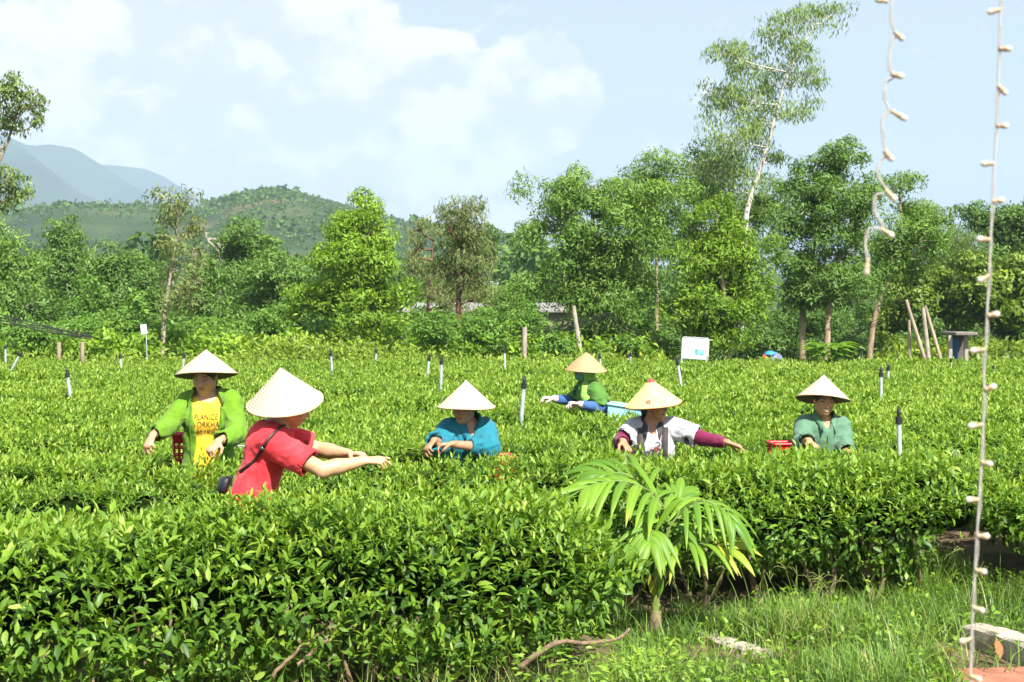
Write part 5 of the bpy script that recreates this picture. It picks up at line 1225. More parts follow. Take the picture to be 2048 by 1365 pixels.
def face_col(V, c, r, f, u, tone, s=1.0, smile=False):
    q = np.stack([(V - c) @ r, (V - c) @ f, (V - c) @ u], -1) / s; x, y, z = q.T
    col = np.tile(np.asarray(tone, float), (len(V), 1))
    nearh = (np.abs(x) < .11) & (np.abs(y) < .13) & (np.abs(z) < .13)
    def mixc(m, cc, k=1.0):
        w = (m * k * nearh)[:, None]; col[:] = col * (1 - w) + np.asarray(cc) * w
    bump = lambda a, b: np.clip(1 - np.abs(a) / b, 0, 1)
    mixc(np.clip(1.4 - ((np.abs(x) - .038) ** 2 / .022 ** 2 + (z + .022) ** 2 / .022 ** 2), 0, 1) * (y > .03), np.asarray(tone) * [1.12, .86, .82], .35)
    lip = ((x / .026) ** 2 + ((z + .056) / .014) ** 2 < 1) & (y > .06); mixc(lip.astype(float), np.asarray(tone) * [.95, .55, .55], .8)
    if smile:
        te = ((x / .024) ** 2 + ((z + .0545) / .008) ** 2 < 1) & (y > .06); mixc(te.astype(float), (.72, .66, .58), .95)
    else:
        ml = (np.abs(z + .056) < .0028) & (np.abs(x) < .023) & (y > .06); mixc(ml.astype(float), np.asarray(tone) * .3, .8)
    blot = fbm(V * 9.0, 3)[:, None]; col[:] = np.clip(col * (1 + .10 * blot * np.array([1, .9, .8])), 0, 1)
    for sd in (-1, 1):
        ey = (((x - sd * .031) / .016) ** 2 + ((z - .008) / .0042) ** 2 < 1) & (y > .05); mixc(ey.astype(float), (.02, .014, .012), .85)
        br = (((x - sd * .033) / .022) ** 2 + ((z - .032 + 6 * (x - sd * .033) ** 2) / .0045) ** 2 < 1) & (y > .04); mixc(br.astype(float), (.02, .015, .012), .8)
        ns = (((x - sd * .008) / .004) ** 2 + ((z + .037) / .003) ** 2 < 1) & (y > .08); mixc(ns.astype(float), np.asarray(tone) * .25, .8)
    return col

STRAW = {}
def straw_mat(name, c1, c2, ring=0.5):
    m, nt, out = new_mat(name); L = nt.links.new; pb = N(nt, 'ShaderNodeBsdfPrincipled'); pb.inputs['Roughness'].default_value = .62; pb.inputs['Specular IOR Level'].default_value = .3
    tc = N(nt, 'ShaderNodeTexCoord'); sp = N(nt, 'ShaderNodeSeparateXYZ'); L(tc.outputs['Object'], sp.inputs[0])
    at2 = N(nt, 'ShaderNodeMath', operation='ARCTAN2'); L(sp.outputs[0], at2.inputs[0]); L(sp.outputs[1], at2.inputs[1])
    cb = N(nt, 'ShaderNodeCombineXYZ'); m1 = N(nt, 'ShaderNodeMath', operation='MULTIPLY'); L(at2.outputs[0], m1.inputs[0]); m1.inputs[1].default_value = 14
    L(m1.outputs[0], cb.inputs[0]); m2 = N(nt, 'ShaderNodeMath', operation='MULTIPLY'); L(sp.outputs[2], m2.inputs[0]); m2.inputs[1].default_value = 6; L(m2.outputs[0], cb.inputs[2])
    n = N(nt, 'ShaderNodeTexNoise'); n.inputs['Scale'].default_value = 2.2; n.inputs['Detail'].default_value = 6; L(cb.outputs[0], n.inputs['Vector'])
    wv = N(nt, 'ShaderNodeMath', operation='SINE'); m3 = N(nt, 'ShaderNodeMath', operation='MULTIPLY'); L(sp.outputs[2], m3.inputs[0]); m3.inputs[1].default_value = 6.2832 * 85; L(m3.outputs[0], wv.inputs[0])
    base = ramp(nt, n.outputs['Fac'], [(.3, c2), (.7, c1)])
    rg = N(nt, 'ShaderNodeMapRange'); L(wv.outputs[0], rg.inputs[0]); rg.inputs[1].default_value = .55; rg.inputs[2].default_value = 1; rg.inputs[3].default_value = 0; rg.inputs[4].default_value = ring * .35
    mx = N(nt, 'ShaderNodeMix', data_type='RGBA'); L(rg.outputs[0], mx.inputs[0]); L(base, mx.inputs[6]); mx.inputs[7].default_value = (*[x * .55 for x in c2], 1)
    L(mx.outputs[2], pb.inputs['Base Color']); ad = N(nt, 'ShaderNodeMath', operation='ADD'); L(wv.outputs[0], ad.inputs[0]); L(n.outputs['Fac'], ad.inputs[1])
    b = N(nt, 'ShaderNodeBump'); b.inputs['Strength'].default_value = .35; b.inputs['Distance'].default_value = .003; L(ad.outputs[0], b.inputs['Height']); L(b.outputs[0], pb.inputs['Normal']); L(pb.outputs[0], out.inputs[0]); return m
def make_hat(root, cen, axis, rad, hgt, mat, rim_mat, under, curve_k=0.0, cap=None, strap=None):
    """conical palm-leaf hat: outer cone, inner lining, rim hoop, tip"""
    z = nrm(axis); x = nrm(np.cross([0, 1, 0.01], z)); y = np.cross(z, x); A = np.stack([x, y, z])
    q = np.linspace(0, 1, 26); rr = rad * q; zz = hgt * (1 - q) - curve_k * hgt * 4 * q * (1 - q) * (-1)
    zz = zz + .0009 * np.sin(q * 26 * math.pi); rr[0] = .002
    prof = np.stack([rr, zz], -1); M = Matrix(((x[0], y[0], z[0], cen[0]), (x[1], y[1], z[1], cen[1]), (x[2], y[2], z[2], cen[2]), (0, 0, 0, 1)))
    def put(mb, nm, mt, par):
        o = mb.build(nm, mt); o.parent = par; pw = parent_world(par)
        o.matrix_local = (Matrix.Translation(-Vector(pw)) @ M) if par is root else Matrix.Identity(4); return o
    mb = MB(); lathe(mb, prof, 72); v = mb.v[0]; th = np.arctan2(v[:, 1], v[:, 0]); rv = np.hypot(v[:, 0], v[:, 1]) / rad
    v[:, 2] += .005 * rv * (np.sin(th * 2 + 1) + .6 * np.sin(th * 3)) ; inner = v.copy(); inner[:, 2] -= .006; inner[:, :2] *= .992
    mb.add(inner, mb.f[0][:, ::-1], 0.0, 1)
    hat = put(mb, 'conical_hat', [mat, under], root)
    rim = MB(); ids = v[-72:]; tube(rim, np.vstack([ids, ids[:2]]), .0042, 6, cap=False); put(rim, 'rim', rim_mat, hat)
    if cap is not None:
        cp = MB(); lathe(cp, np.array([[.001, hgt + .004], [.012, hgt - .004], [.03, hgt * (1 - .03 / rad) + .003], [.034, hgt * (1 - .034 / rad) - .001]]), 24); put(cp, 'tip_cap', cap, hat)
    if strap is not None:
        st = MB(); c = curve(strap, 16); tube(st, c, .003, 5); o = st.build('chin_strap', under); child(o, root)
    return hat

def person(label, loc_d, J, opt):
    """J: joints in world space; opt: clothes, colours"""
    base = np.array([J['pel'][0], J['pel'][1], 0.0]); root = thing('person', label, 'person', base, 'tea pickers in conical hats')
    hs = opt.get('hs', 1.0); up = nrm(J['neck'] - J['pel']); lat = nrm(J['sR'] - J['sL']); lat = nrm(lat - up * np.dot(lat, up)); fr = np.cross(up, lat)   # lat: towards the person's right, fr: their front
    if np.dot(fr, opt['front']) < 0: fr = -fr
    f = nrm(opt['face']); u = nrm(opt.get('hup', np.array([0, 0, 1.0])) - f * np.dot(opt.get('hup', np.array([0, 0, 1.0])), f)); r = np.cross(f, u); hc = J['head']
    hp = head_prims(hc, r, f, u, hs, opt.get('smile', False)); tone = np.asarray(opt.get('tone', (.46, .26, .155)))
    b = opt.get('bulk', 1.0); pel, neck = J['pel'], J['neck']; waist = pel + (neck - pel) * .38; chest = pel + (neck - pel) * .74
    skull = hc - u * .075 * hs - f * .02 * hs
    torso = [('fl', pel, waist, .150 * b, .128 * b, fr, 1.42, .0), ('fl', waist, chest, .128 * b, .150 * b, fr, 1.42, .05), ('rc', J['sL'] * .8 + neck * .2, J['sR'] * .8 + neck * .2, .062 * b, .062 * b, .06), ('rc', chest - fr * .0, chest + up * .02, .10 * b, .10 * b, .05)]
    if opt.get('bust', True):
        torso += [('el', chest + fr * .075 * b + lat * .06 - up * .02, np.stack([lat, fr, up]), (.065, .05, .065), .04), ('el', chest + fr * .075 * b - lat * .06 - up * .02, np.stack([lat, fr, up]), (.065, .05, .065), .04)]
    neckp = [('rc', neck - up * .03, skull, .054 * b ** .5, .050, .03), ('rc', neck - up * .012, J['sL'] * .75 + neck * .25 + up * .004, .040, .044, .05), ('rc', neck - up * .012, J['sR'] * .75 + neck * .25 + up * .004, .040, .044, .05)]
    arms = {}
    for sd in 'LR':
        ak = opt.get('arm', 1.0); arms[sd] = [('rc', J['s' + sd], J['e' + sd], .048 * b * ak, .038 * b * ak, .04), ('rc', J['e' + sd], J['e' + sd] * .65 + J['w' + sd] * .35, .040 * ak, .040 * ak, .02), ('rc', J['e' + sd] * .65 + J['w' + sd] * .35, J['w' + sd], .040 * ak, .0265 * ak, .02)]
        ev = J['e' + sd]; bk = nrm((ev - J['s' + sd]) / np.linalg.norm(ev - J['s' + sd]) - (J['w' + sd] - ev) / np.linalg.norm(J['w' + sd] - ev)); arms[sd].append(('rc', ev + bk * .012, ev + bk * .016, .030 * ak, .028 * ak, .02))
        fm = ev * .8 + J['w' + sd] * .2; arms[sd].append(('rc', fm - bk * .008, ev * .55 + J['w' + sd] * .45 - bk * .004, .036 * ak, .028 * ak, .02))
    hands = {}
    for sd, hh in opt['hands'].items():
        hands[sd] = hand_prims(J['w' + sd], hh[0], hh[1], hh[2], hh[3], thumb=hh[4] if len(hh) > 4 else .6)
    # legs down to the soil, knees bent as needed
    legs = []; shoes = []; trs = []
    for sg, sd in ((1, 'R'), (-1, 'L')):
        hip = pel + lat * sg * .085 - up * .04; foot = np.array([base[0], base[1], 0]) + np.array([lat[0], lat[1], 0]) * sg * .11 + np.array([0, 0, .07])
        Ln = np.linalg.norm(hip - foot); need = .80; k = math.sqrt(max((need / 2) ** 2 - (Ln / 2) ** 2, 0.0)); fh = nrm(np.array([fr[0], fr[1], 0.001]))
        knee = (hip + foot) / 2 + fh * k
        legs += [('rc', hip, knee, .082, .056, .03), ('rc', knee, knee * .6 + foot * .4, .054, .05, .02), ('rc', knee * .6 + foot * .4, foot, .05, .036, .02), ('fl', foot - [0, 0, .035], foot + fh * .15 - [0, 0, .042], .036, .034, np.array([0, 0, 1.0]), 1.3, .02)]
        trs += [('rc', hip, knee, .100, .074, .04), ('rc', knee, foot + [0, 0, .05], .074, .060, .03)]
        shoes += [('fl', foot - [0, 0, .03], foot + fh * .16 - [0, 0, .035], .046, .044, np.array([0, 0, 1.0]), 1.3, .0), ('rc', foot - [0, 0, .02], foot + [0, 0, .10], .046, .052, .02)]
    allskin = hp + neckp + [(p[:-1] + ((.03 if i == 0 else p[-1]),)) for i, p in enumerate(torso)] + arms['L'] + arms['R'] + hands.get('L', []) + hands.get('R', [])
    # one continuous body: fine grid round head, arms and hands, coarser below the belt
    pts = np.array([J[k] for k in ('sL', 'sR', 'eL', 'eR', 'wL', 'wR', 'head', 'neck')]); V1, Q1 = surfnet(lambda P: evalp(allskin, P), np.minimum(pts.min(0), pel) - .24, pts.max(0) + .24, .0066 if opt.get('fine', True) else .0076)
    tv = evalp(torso, V1.astype(np.float32)); hid = (np.abs(tv) < .006) & (np.linalg.norm(V1 - neck, axis=1) > .15)
    Q1 = Q1[~hid[Q1].all(1)]
    low = [p[:3] + (p[3] - .003, p[4] - .003) + p[5:] if p[0] in ('fl', 'rc') else p for p in torso] + legs
    V2, Q2 = surfnet(lambda P: evalp(low, P), np.array([base[0] - .5, base[1] - .5, -.02]), np.array([base[0] + .5, base[1] + .5, neck[2] + .15]), .017)
    V = np.concatenate([V1, V2]); Q = np.concatenate([Q1, Q2 + len(V1)]); col = face_col(V, hc, r, f, u, tone, hs, opt.get('smile', False))
    quads_obj('body', V, Q, SKIN, root, col)
    vt, qt = surfnet(lambda P: evalp([('fl', pel + up * .05, pel - up * .02, .158 * b, .165 * b, fr, 1.4, .0)] + trs, P), np.array([base[0] - .5, base[1] - .5, 0.0]), np.array([base[0] + .5, base[1] + .5, waist[2] + .15]), .02)
    quads_obj('trousers', vt, qt, cloth('trousers_dark', (.03, .032, .045)), root)
    vt, qt = surfnet(lambda P: evalp(shoes, P), np.array([base[0] - .4, base[1] - .4, -.02]), np.array([base[0] + .4, base[1] + .4, .25]), .015)
    quads_obj('boots', vt, qt, surf('rubber_boot', (.05, .06, .05), rough=.5, bump=.1), root)
    # hair under the hat
    if opt.get('hair', True):
        Ah = np.stack([r, f, u])
        hair = [('el', hc + (-.016 * f + .034 * u) * hs, Ah, np.array([.083, .102, .096]) * hs, .0), ('el', hc + (-.060 * f - .035 * u) * hs, Ah, np.array([.066, .050, .075]) * hs, .03)]
        if opt.get('bun'): hair += [('rc', hc - f * .10 * hs - u * .03 * hs, hc - f * .10 * hs - u * .07 * hs, .034, .028, .02)]
        hair += [('-el', hc + (.085 * f - .032 * u) * hs, Ah, np.array([.078, .095, .085]) * hs, .008)]
        vh, qh = surfnet(lambda P: evalp(hair, P) + .002 * np.sin(((P - hc) @ r) * 300).astype(np.float32), hc - .17, hc + .17, .009)
        quads_obj('hair', vh, qh, surf('black_hair', (.018, .014, .012), (.008, .007, .006), scale=60, rough=.45, bump=.3, stretch=(1, 1, .2)), root)
    def shirt_fn(off, sleeves, hem=None, neck_r=.072, seed=0.0, amp=.006, loose=0.0, neck_drop=0.0, vneck=0.0, hollow=True, body=True):
        """cloth following the body: torso and sleeves, open at neck, cuffs and hem"""
        def fn(P):
            d = None
            if body:
                pr = []
                for p in torso:
                    if p[0] == 'fl': pr.append(p[:3] + (p[3] + off + loose, p[4] + off + loose) + p[5:])
                    elif p[0] == 'rc': pr.append(p[:3] + (p[3] + off, p[4] + off, p[5]))
                    else: pr.append(p[:3] + (tuple(x + off for x in p[3]), p[4]))
                pr += [('rc', neckp[1][1], neckp[1][2], .040 + off * .6, .046 + off * .8, .04), ('rc', neckp[2][1], neckp[2][2], .040 + off * .6, .046 + off * .8, .04)]
                if hem is not None: pr.append(('fl', pel, pel + up * .05, .158 * b + off + loose, .150 * b + off + loose, fr, 1.42, .04))
                d = evalp(pr, P)
            ds = None
            for sd, frac in sleeves.items():
                s_, e_, w_ = J['s' + sd], J['e' + sd], J['w' + sd]; o2 = off + loose * .6 + .006
                if frac <= 1: end = s_ + (e_ - s_) * frac; a = evalp([('rc', s_, end, .052 * b + o2, .050 * b + o2 + .006, .0)], P); ax = nrm(e_ - s_); cut = (P - end) @ ax.astype(np.float32); hol = sd_rc(P, end - ax * .05, end + ax * .2, .044 * b + o2, .044 * b + o2 + .01)
                else:
                    end = e_ + (w_ - e_) * (frac - 1); a = evalp([('rc', s_, e_, .052 * b + o2, .043 * b + o2, .0), ('rc', e_, end, .043 * b + o2, .033 + o2, .02)], P); ax = nrm(w_ - e_); cut = np.where(sd_rc(P, s_, e_, .0, .0) < sd_rc(P, e_, w_, .0, .0), -1, (P - end) @ ax.astype(np.float32)); hol = sd_rc(P, end - ax * .04, end + ax * .2, .027 + o2, .03 + o2)
                a = np.maximum(a, cut)
                if hollow: a = np.maximum(a, -hol)
                ds = a if ds is None else np.minimum(ds, a)
            d = ds if d is None else (d if ds is None else smin(d, ds, .022))
            d = d + wrinkle(P, -amp, seed)
            if body:
                nb = neck + fr * .012 - up * neck_drop; d = np.maximum(d, -sd_rc(P, nb - up * .015, nb + up * .3, neck_r, neck_r + .05))
                if vneck > 0: d = np.maximum(d, -sd_rc(P, nb + fr * .06, nb + fr * .13 - up * vneck, .034, .008))
                hp_ = pel - up * (hem if hem is not None else -.02); d = np.maximum(d, -((P - hp_) @ up.astype(np.float32)))
            return d.astype(np.float32)
        return fn
    lo = np.minimum(pts.min(0), pel - .1) - .2; hi = pts.max(0) + .2
    return dict(root=root, shirt_fn=shirt_fn, lo=lo, hi=hi, fr=fr, lat=lat, up=up, chest=chest, waist=waist, r=r, f=f, u=u, hc=hc, J=J, hs=hs)
def garment(S, name, fn, mat, h=.0086, lo=None, hi=None):
    v, q = surfnet(fn, S['lo'] if lo is None else lo, S['hi'] if hi is None else hi, h); return quads_obj(name, v, q, mat, S['root'])
def on_body(S, fn, pts2, out=.004, dist=.30, direction=None):
    """points given as (lateral, up) offsets from the chest, dropped on to a garment surface"""
    d = -S['fr'] if direction is None else nrm(direction)
    P = np.array([S['chest'] + S['lat'] * a + S['up'] * c - d * dist for a, c in pts2]); return march(fn, P, d) - d * out
def ribbon(P, wd, side, th=.004):
    P = np.asarray(P, float); n = len(P); tan = nrows(np.gradient(P, axis=0)); sd = nrows(np.cross(tan, np.broadcast_to(side, P.shape))); nn = np.cross(sd, tan)
    V = np.concatenate([P - sd * wd / 2, P + sd * wd / 2, P + sd * wd / 2 + nn * th, P - sd * wd / 2 + nn * th]); F = []
    for i in range(n - 1):
        for a, b in ((0, 1), (1, 2), (2, 3), (3, 0)): F.append([a * n + i, a * n + i + 1, b * n + i + 1, b * n + i])
    return V, F
def panel(S, fn, corners, nu, nv, out=.005, th=.004, name='panel', mat=None, direction=None):
    """cloth panel (collar wing, pocket flap) laid over a garment, with thickness"""
    c = np.array(corners, float); uu, vv = np.meshgrid(np.linspace(0, 1, nu), np.linspace(0, 1, nv), indexing='ij')
    G = (c[0] * (1 - uu)[..., None] * (1 - vv)[..., None] + c[1] * uu[..., None] * (1 - vv)[..., None] + c[2] * uu[..., None] * vv[..., None] + c[3] * (1 - uu)[..., None] * vv[..., None]).reshape(-1, 2)
    d = -S['fr'] if direction is None else nrm(direction); T = on_body(S, fn, G, out + th, direction=direction); Bt = T + d * th; F = []; n = len(T)
    for i in range(nu - 1):
        for j in range(nv - 1):
            a = i * nv + j; F += [[a, a + 1, a + nv + 1, a + nv], [n + a + nv, n + a + nv + 1, n + a + 1, n + a]]
    ring = [i * nv for i in range(nu)] + [(nu - 1) * nv + j for j in range(1, nv)] + [i * nv + nv - 1 for i in range(nu - 2, -1, -1)] + [j for j in range(nv - 2, 0, -1)]
    for a, b_ in zip(ring, ring[1:] + ring[:1]): F.append([a, b_, n + b_, n + a])
    return quads_obj(name, np.concatenate([T, Bt]), F, mat, S['root'])
def line_on(S, fn, pts2, r, name, mat, out=.006, direction=None):
    P = on_body(S, fn, np.array([[np.interp(q, np.linspace(0, 1, len(pts2)), [p[0] for p in pts2]), np.interp(q, np.linspace(0, 1, len(pts2)), [p[1] for p in pts2])] for q in np.linspace(0, 1, 14)]), out, direction=direction)
    m = MB(); tube(m, P, r, 5); o = m.build(name, mat); child(o, S['root']); return o
def collar_band(S, mat, r=.070, open_=.40, stand=.022, fall=.050, drop=.085):
    """turned-down shirt collar: a stand round the neck folding over into two pointed wings"""
    nb = S['J']['neck'] + S['fr'] * .028 + S['up'] * .056; th = np.linspace(open_, 2 * math.pi - open_, 30); V = []
    for t in th:
        cf = math.cos(t); k = max(cf, 0) ** 2; o = S['lat'] * math.sin(t) + S['fr'] * cf; dn = -drop * k; lift = .012 * (1 - cf) * .5
        tip = 1 + .9 * max(0.0, 1 - min(t - open_, 2 * math.pi - open_ - t) / .35)
        for (rr, z) in ((r, -.012), (r + .002, stand + lift), (r + .010, stand + lift + .004), (r + .010 + fall * .62 * tip, stand - fall * tip + lift), (r + .004 + fall * .62 * tip, stand - fall * tip + lift - .005), (r + .006, stand + lift - .006)): V.append(nb + o * rr + S['up'] * (z + dn))
    m = 6; F = [[a * m + b, a * m + (b + 1) % m, a * m + m + (b + 1) % m, a * m + m + b] for a in range(len(th) - 1) for b in range(m)]; F2 = [list(range(m)), [(len(th) - 1) * m + b for b in range(m)][::-1]]
    mb = MB(); mb.add(V, F); mb.add(V, F2) if False else None
    child(mb.build('collar', mat), S['root'])
PALE_STRAW = straw_mat('straw_pale', (.60, .52, .39), (.44, .36, .25), .40); PINK_STRAW = straw_mat('straw_pinkish', (.54, .42, .31), (.43, .33, .24), .5); TAN_STRAW = straw_mat('straw_tan', (.52, .33, .17), (.36, .22, .11), .9)
UNDER_STRAW = surf('straw_inside', (.30, .22, .14), (.20, .15, .10), scale=40, rough=.8, bump=.3); RIM_STRAW = surf('straw_rim', (.50, .36, .22), (.36, .25, .15), scale=40, rough=.7, bump=.3)
def cone(apex, left, right, d, rad_k=1.0):
    """hat placement from apex and brim ends in photo pixels"""
    L_, R_ = W(*left, d), W(*right, d); c = (L_ + R_) / 2; rad = np.linalg.norm(R_ - L_) / 2 * rad_k; return c, rad

# ---- 1 worker in the open green jacket (left)
def worker_jacket():
    d = 9.8; J = dict(head=W(410, 755, d - .06), neck=W(416, 800, d), sR=W(374, 806, d), sL=W(462, 803, d + .02), eR=W(338, 850, d - .16), eL=W(474, 868, d - .14), wR=W(305, 872, d - .34), wL=W(436, 884, d - .36), pel=W(418, 950, d))
    S = person('worker in an open lime-green jacket over a yellow printed shirt', d, J, dict(front=np.array([-.1, -1, 0]), face=np.array([-.18, -1, -.30]), hup=np.array([0, -.2, 1]), tone=(.50, .29, .18), bulk=1.03,
        hands={'R': (np.array([-.12, -.75, -.65]), np.array([.3, -.2, -1]), -1, .75), 'L': (np.array([-.42, -.75, -.55]), np.array([-.2, -.3, -1]), 1, .95)}))
    tee = S['shirt_fn'](.006, {}, .10, .070, 3.0, .0035, .004, neck_drop=.015); garment(S, 'yellow_shirt', tee, cloth('yellow_cotton', (.80, .50, .03)))
    jk0 = S['shirt_fn'](.015, {'R': 1.93, 'L': 1.88}, .10, .085, 1.0, .010, .008)
    fr, lat, up, ch = [S[k].astype(np.float32) for k in ('fr', 'lat', 'up', 'chest')]
    def jk(P):
        q = P - ch; x = q @ lat; z = q @ up; y = q @ fr; w = .084 + .02 * np.clip(-z * 3, -1, 1) * 0 + .012 * np.sin(z * 14)
        return np.maximum(jk0(P), np.where(y > 0, (w - np.abs(x + .005)), -1.0)).astype(np.float32)
    G = cloth('lime_fleece', (.115, .245, .012)); garment(S, 'green_jacket', jk, G)
    GD = cloth('lime_fleece_seam', (.085, .19, .010))
    for sg in (-1, 1):
        line_on(S, jk0, [(sg * .100, .10), (sg * .108, -.05), (sg * .102, -.28)], .0045, 'zip_edge', GD, out=.004)
    collar_band(S, G, r=.088, open_=.95, fall=.045, drop=.05)
    ink = surf('shirt_print', (.09, .05, .02), rough=.8, bump=0, scale=9)
    for txt, z, s, ox in (('PLANICE', .024, .053, .004), ('WORKHA', -.026, .057, -.004), ('BEYIND', -.076, .053, .010)):
        me = text_mesh(txt, s, ink); co = np.zeros(len(me.vertices) * 3, np.float32); me.vertices.foreach_get('co', co); co = co.reshape(-1, 3)
        P = on_body(S, tee, [(-(a * .78 + ox) * -1 * (1 if np.dot(S['lat'], [1, 0, 0]) > 0 else -1), c + z) for a, c in co[:, :2]], .006); me.vertices.foreach_set('co', P.astype(np.float32).ravel()); me.update(); child(link('shirt_lettering', me), S['root'])
    c, rad = cone((412, 701), (350, 752), (475, 750), d - .03); ax = nrm(W(411, 701, d - .03 + .015) - c)
    make_hat(S['root'], c, ax + np.array([0, .06, 0]), rad, .178, PINK_STRAW, RIM_STRAW, UNDER_STRAW, curve_k=.03)
    # glasses
    m = MB(); hc, r, f, u = S['hc'], S['r'], S['f'], S['u']
    for sg in (-1, 1):
        th = np.linspace(0, 6.2832, 17); P = [hc + r * (sg * .033 + .022 * math.cos(t)) + f * .100 + u * (.006 + .015 * math.sin(t)) for t in th]; tube(m, P, .0013, 4, cap=False)
        tube(m, [hc + r * sg * .055 + f * .098 + u * .01, hc + r * sg * .078 + f * .02 + u * .012], .0013, 4)
    tube(m, [hc - r * .011 + f * .104 + u * .008, hc + r * .011 + f * .104 + u * .008], .0013, 4); child(m.build('glasses', surf('glasses_metal', (.5, .48, .45), rough=.3, metal=.8, bump=0)), S['root'])
    # belt carrying the basket
    m = MB(); tube(m, curve([W(505, 893, d - .1), W(470, 892, d - .22), W(440, 890, d - .20)], 8), .006, 6); child(m.build('basket_strap', PVC), S['root'])
worker_jacket()
# ---- 2 worker in the red shirt, seen from the side
def worker_red():
    d = 8.2; J = dict(head=W(587, 811, d - .03), neck=W(550, 853, d), sR=W(541, 886, d - .15), sL=W(557, 872, d + .17), eR=W(645, 941, d - .22), eL=W(638, 900, d + .26), wR=W(730, 922, d - .12), wL=W(697, 908, d + .14), pel=W(499, 1014, d))
    S = person('worker in a red T-shirt reaching right across the tea hedge', d, J, dict(front=np.array([1, -.1, -.2]), face=np.array([1, .12, -.42]), hup=np.array([.4, -.1, 1]), tone=(.54, .32, .19), bulk=1.07, arm=1.08, bun=True,
        hands={'R': (np.array([1, .05, .02]), np.array([.25, .35, -1]), 1, (.10, .45, .75, .85), .6), 'L': (np.array([1, -.35, -.05]), np.array([.1, -.3, -1]), -1, (.7, .6, .8, .9), .8)}))
    sh = S['shirt_fn'](.012, {'R': .74, 'L': .74}, .06, .082, 5.0, .008, .010, neck_drop=.02); R_ = cloth('red_jersey', (.70, .035, .048)); garment(S, 'red_shirt', sh, R_)
    c, rad = cone(0, (495, 818), (645, 793), d - .03); ax = nrm(W(563, 737, d - .06) - c)
    make_hat(S['root'], c, ax + np.array([0, -.17, 0]), rad, .215, PALE_STRAW, RIM_STRAW, UNDER_STRAW)
    m = MB(); P = [W(541 + 0, 838, d - .06), W(556, 842, d - .075), W(566, 852, d - .07), W(573, 864, d - .05)]; c2 = curve(P, 18)
    for p in c2: lathe(m, np.array([[0, -.006], [.0045, -.003], [.0045, .003], [0, .006]]), 8, p)
    child(m.build('necklace', surf('pearl', (.75, .72, .66), rough=.25, bump=0)), S['root'])
    m = MB(); e = S['hc'] - S['u'] * .045 - S['f'] * .01 + S['r'] * .082; lathe(m, np.array([[0, -.02], [.004, -.015], [.003, 0], [0, .004]]), 8, e); child(m.build('earring', surf('pearl', (.75, .72, .66))), S['root'])
    # shoulder bag
    bl = W(446, 964, d - .06); bag = thing('shoulder_bag', 'small black shoulder bag on the back of the red shirt worker', 'bag', bl)
    BL = surf('bag_leather', (.022, .022, .028), rough=.4, bump=.3, scale=30)
    m = MB(); x = nrm([.35, -.9, .1]); z = nrm([.3, .1, 1]); y = np.cross(z, x); box(m, bl + [0, 0, -.02], (.15, .05, .10), np.stack([x, y, z]), bevel=.018); child(m.build('pouch', BL), bag)
    m = MB(); box(m, bl + y * .03 + z * .02, (.15, .01, .05), np.stack([x, y, z]), bevel=.004); child(m.build('flap', BL), bag)
    pth = curve([(563, 853), (548, 857), (532, 872), (516, 895), (500, 918), (482, 936), (466, 950), (452, 962)], 26); P = np.array([W(a, b_, d - .42) for a, b_ in [(p[0], p[1]) for p in np.c_[pth]]]) if False else None
    ctrl = [(566, 858), (555, 858), (540, 866), (524, 884), (508, 908), (492, 930), (474, 945), (455, 958)]
    cc = np.array(ctrl, float); tt = np.linspace(0, len(cc) - 1, 28); px = np.interp(tt, np.arange(len(cc)), cc[:, 0]); py = np.interp(tt, np.arange(len(cc)), cc[:, 1])
    P0 = np.array([W(a, b_, d - .45) for a, b_ in zip(px, py)]); P0 = march(sh, P0, np.array([0, 1, 0.0]), 30); P0[:, 1] -= .008; P0[:, 1] = np.minimum(P0[:, 1], d + .02)
    V, F = ribbon(P0, .017, np.array([0, -1.0, 0]), .004); mb = MB(); mb.add(V, F); child(mb.build('strap', surf('strap_brown', (.045, .022, .02), rough=.45, bump=.2)), bag)
    m = MB(); box(m, P0[15] + [0, -.004, 0], (.022, .006, .028), np.stack([nrm([.7, 0, .7]), [0, 1, 0], nrm([-.7, 0, .7])])); child(m.build('buckle', surf('buckle_steel', (.2, .2, .2), rough=.3, metal=.9)), bag)
worker_red()
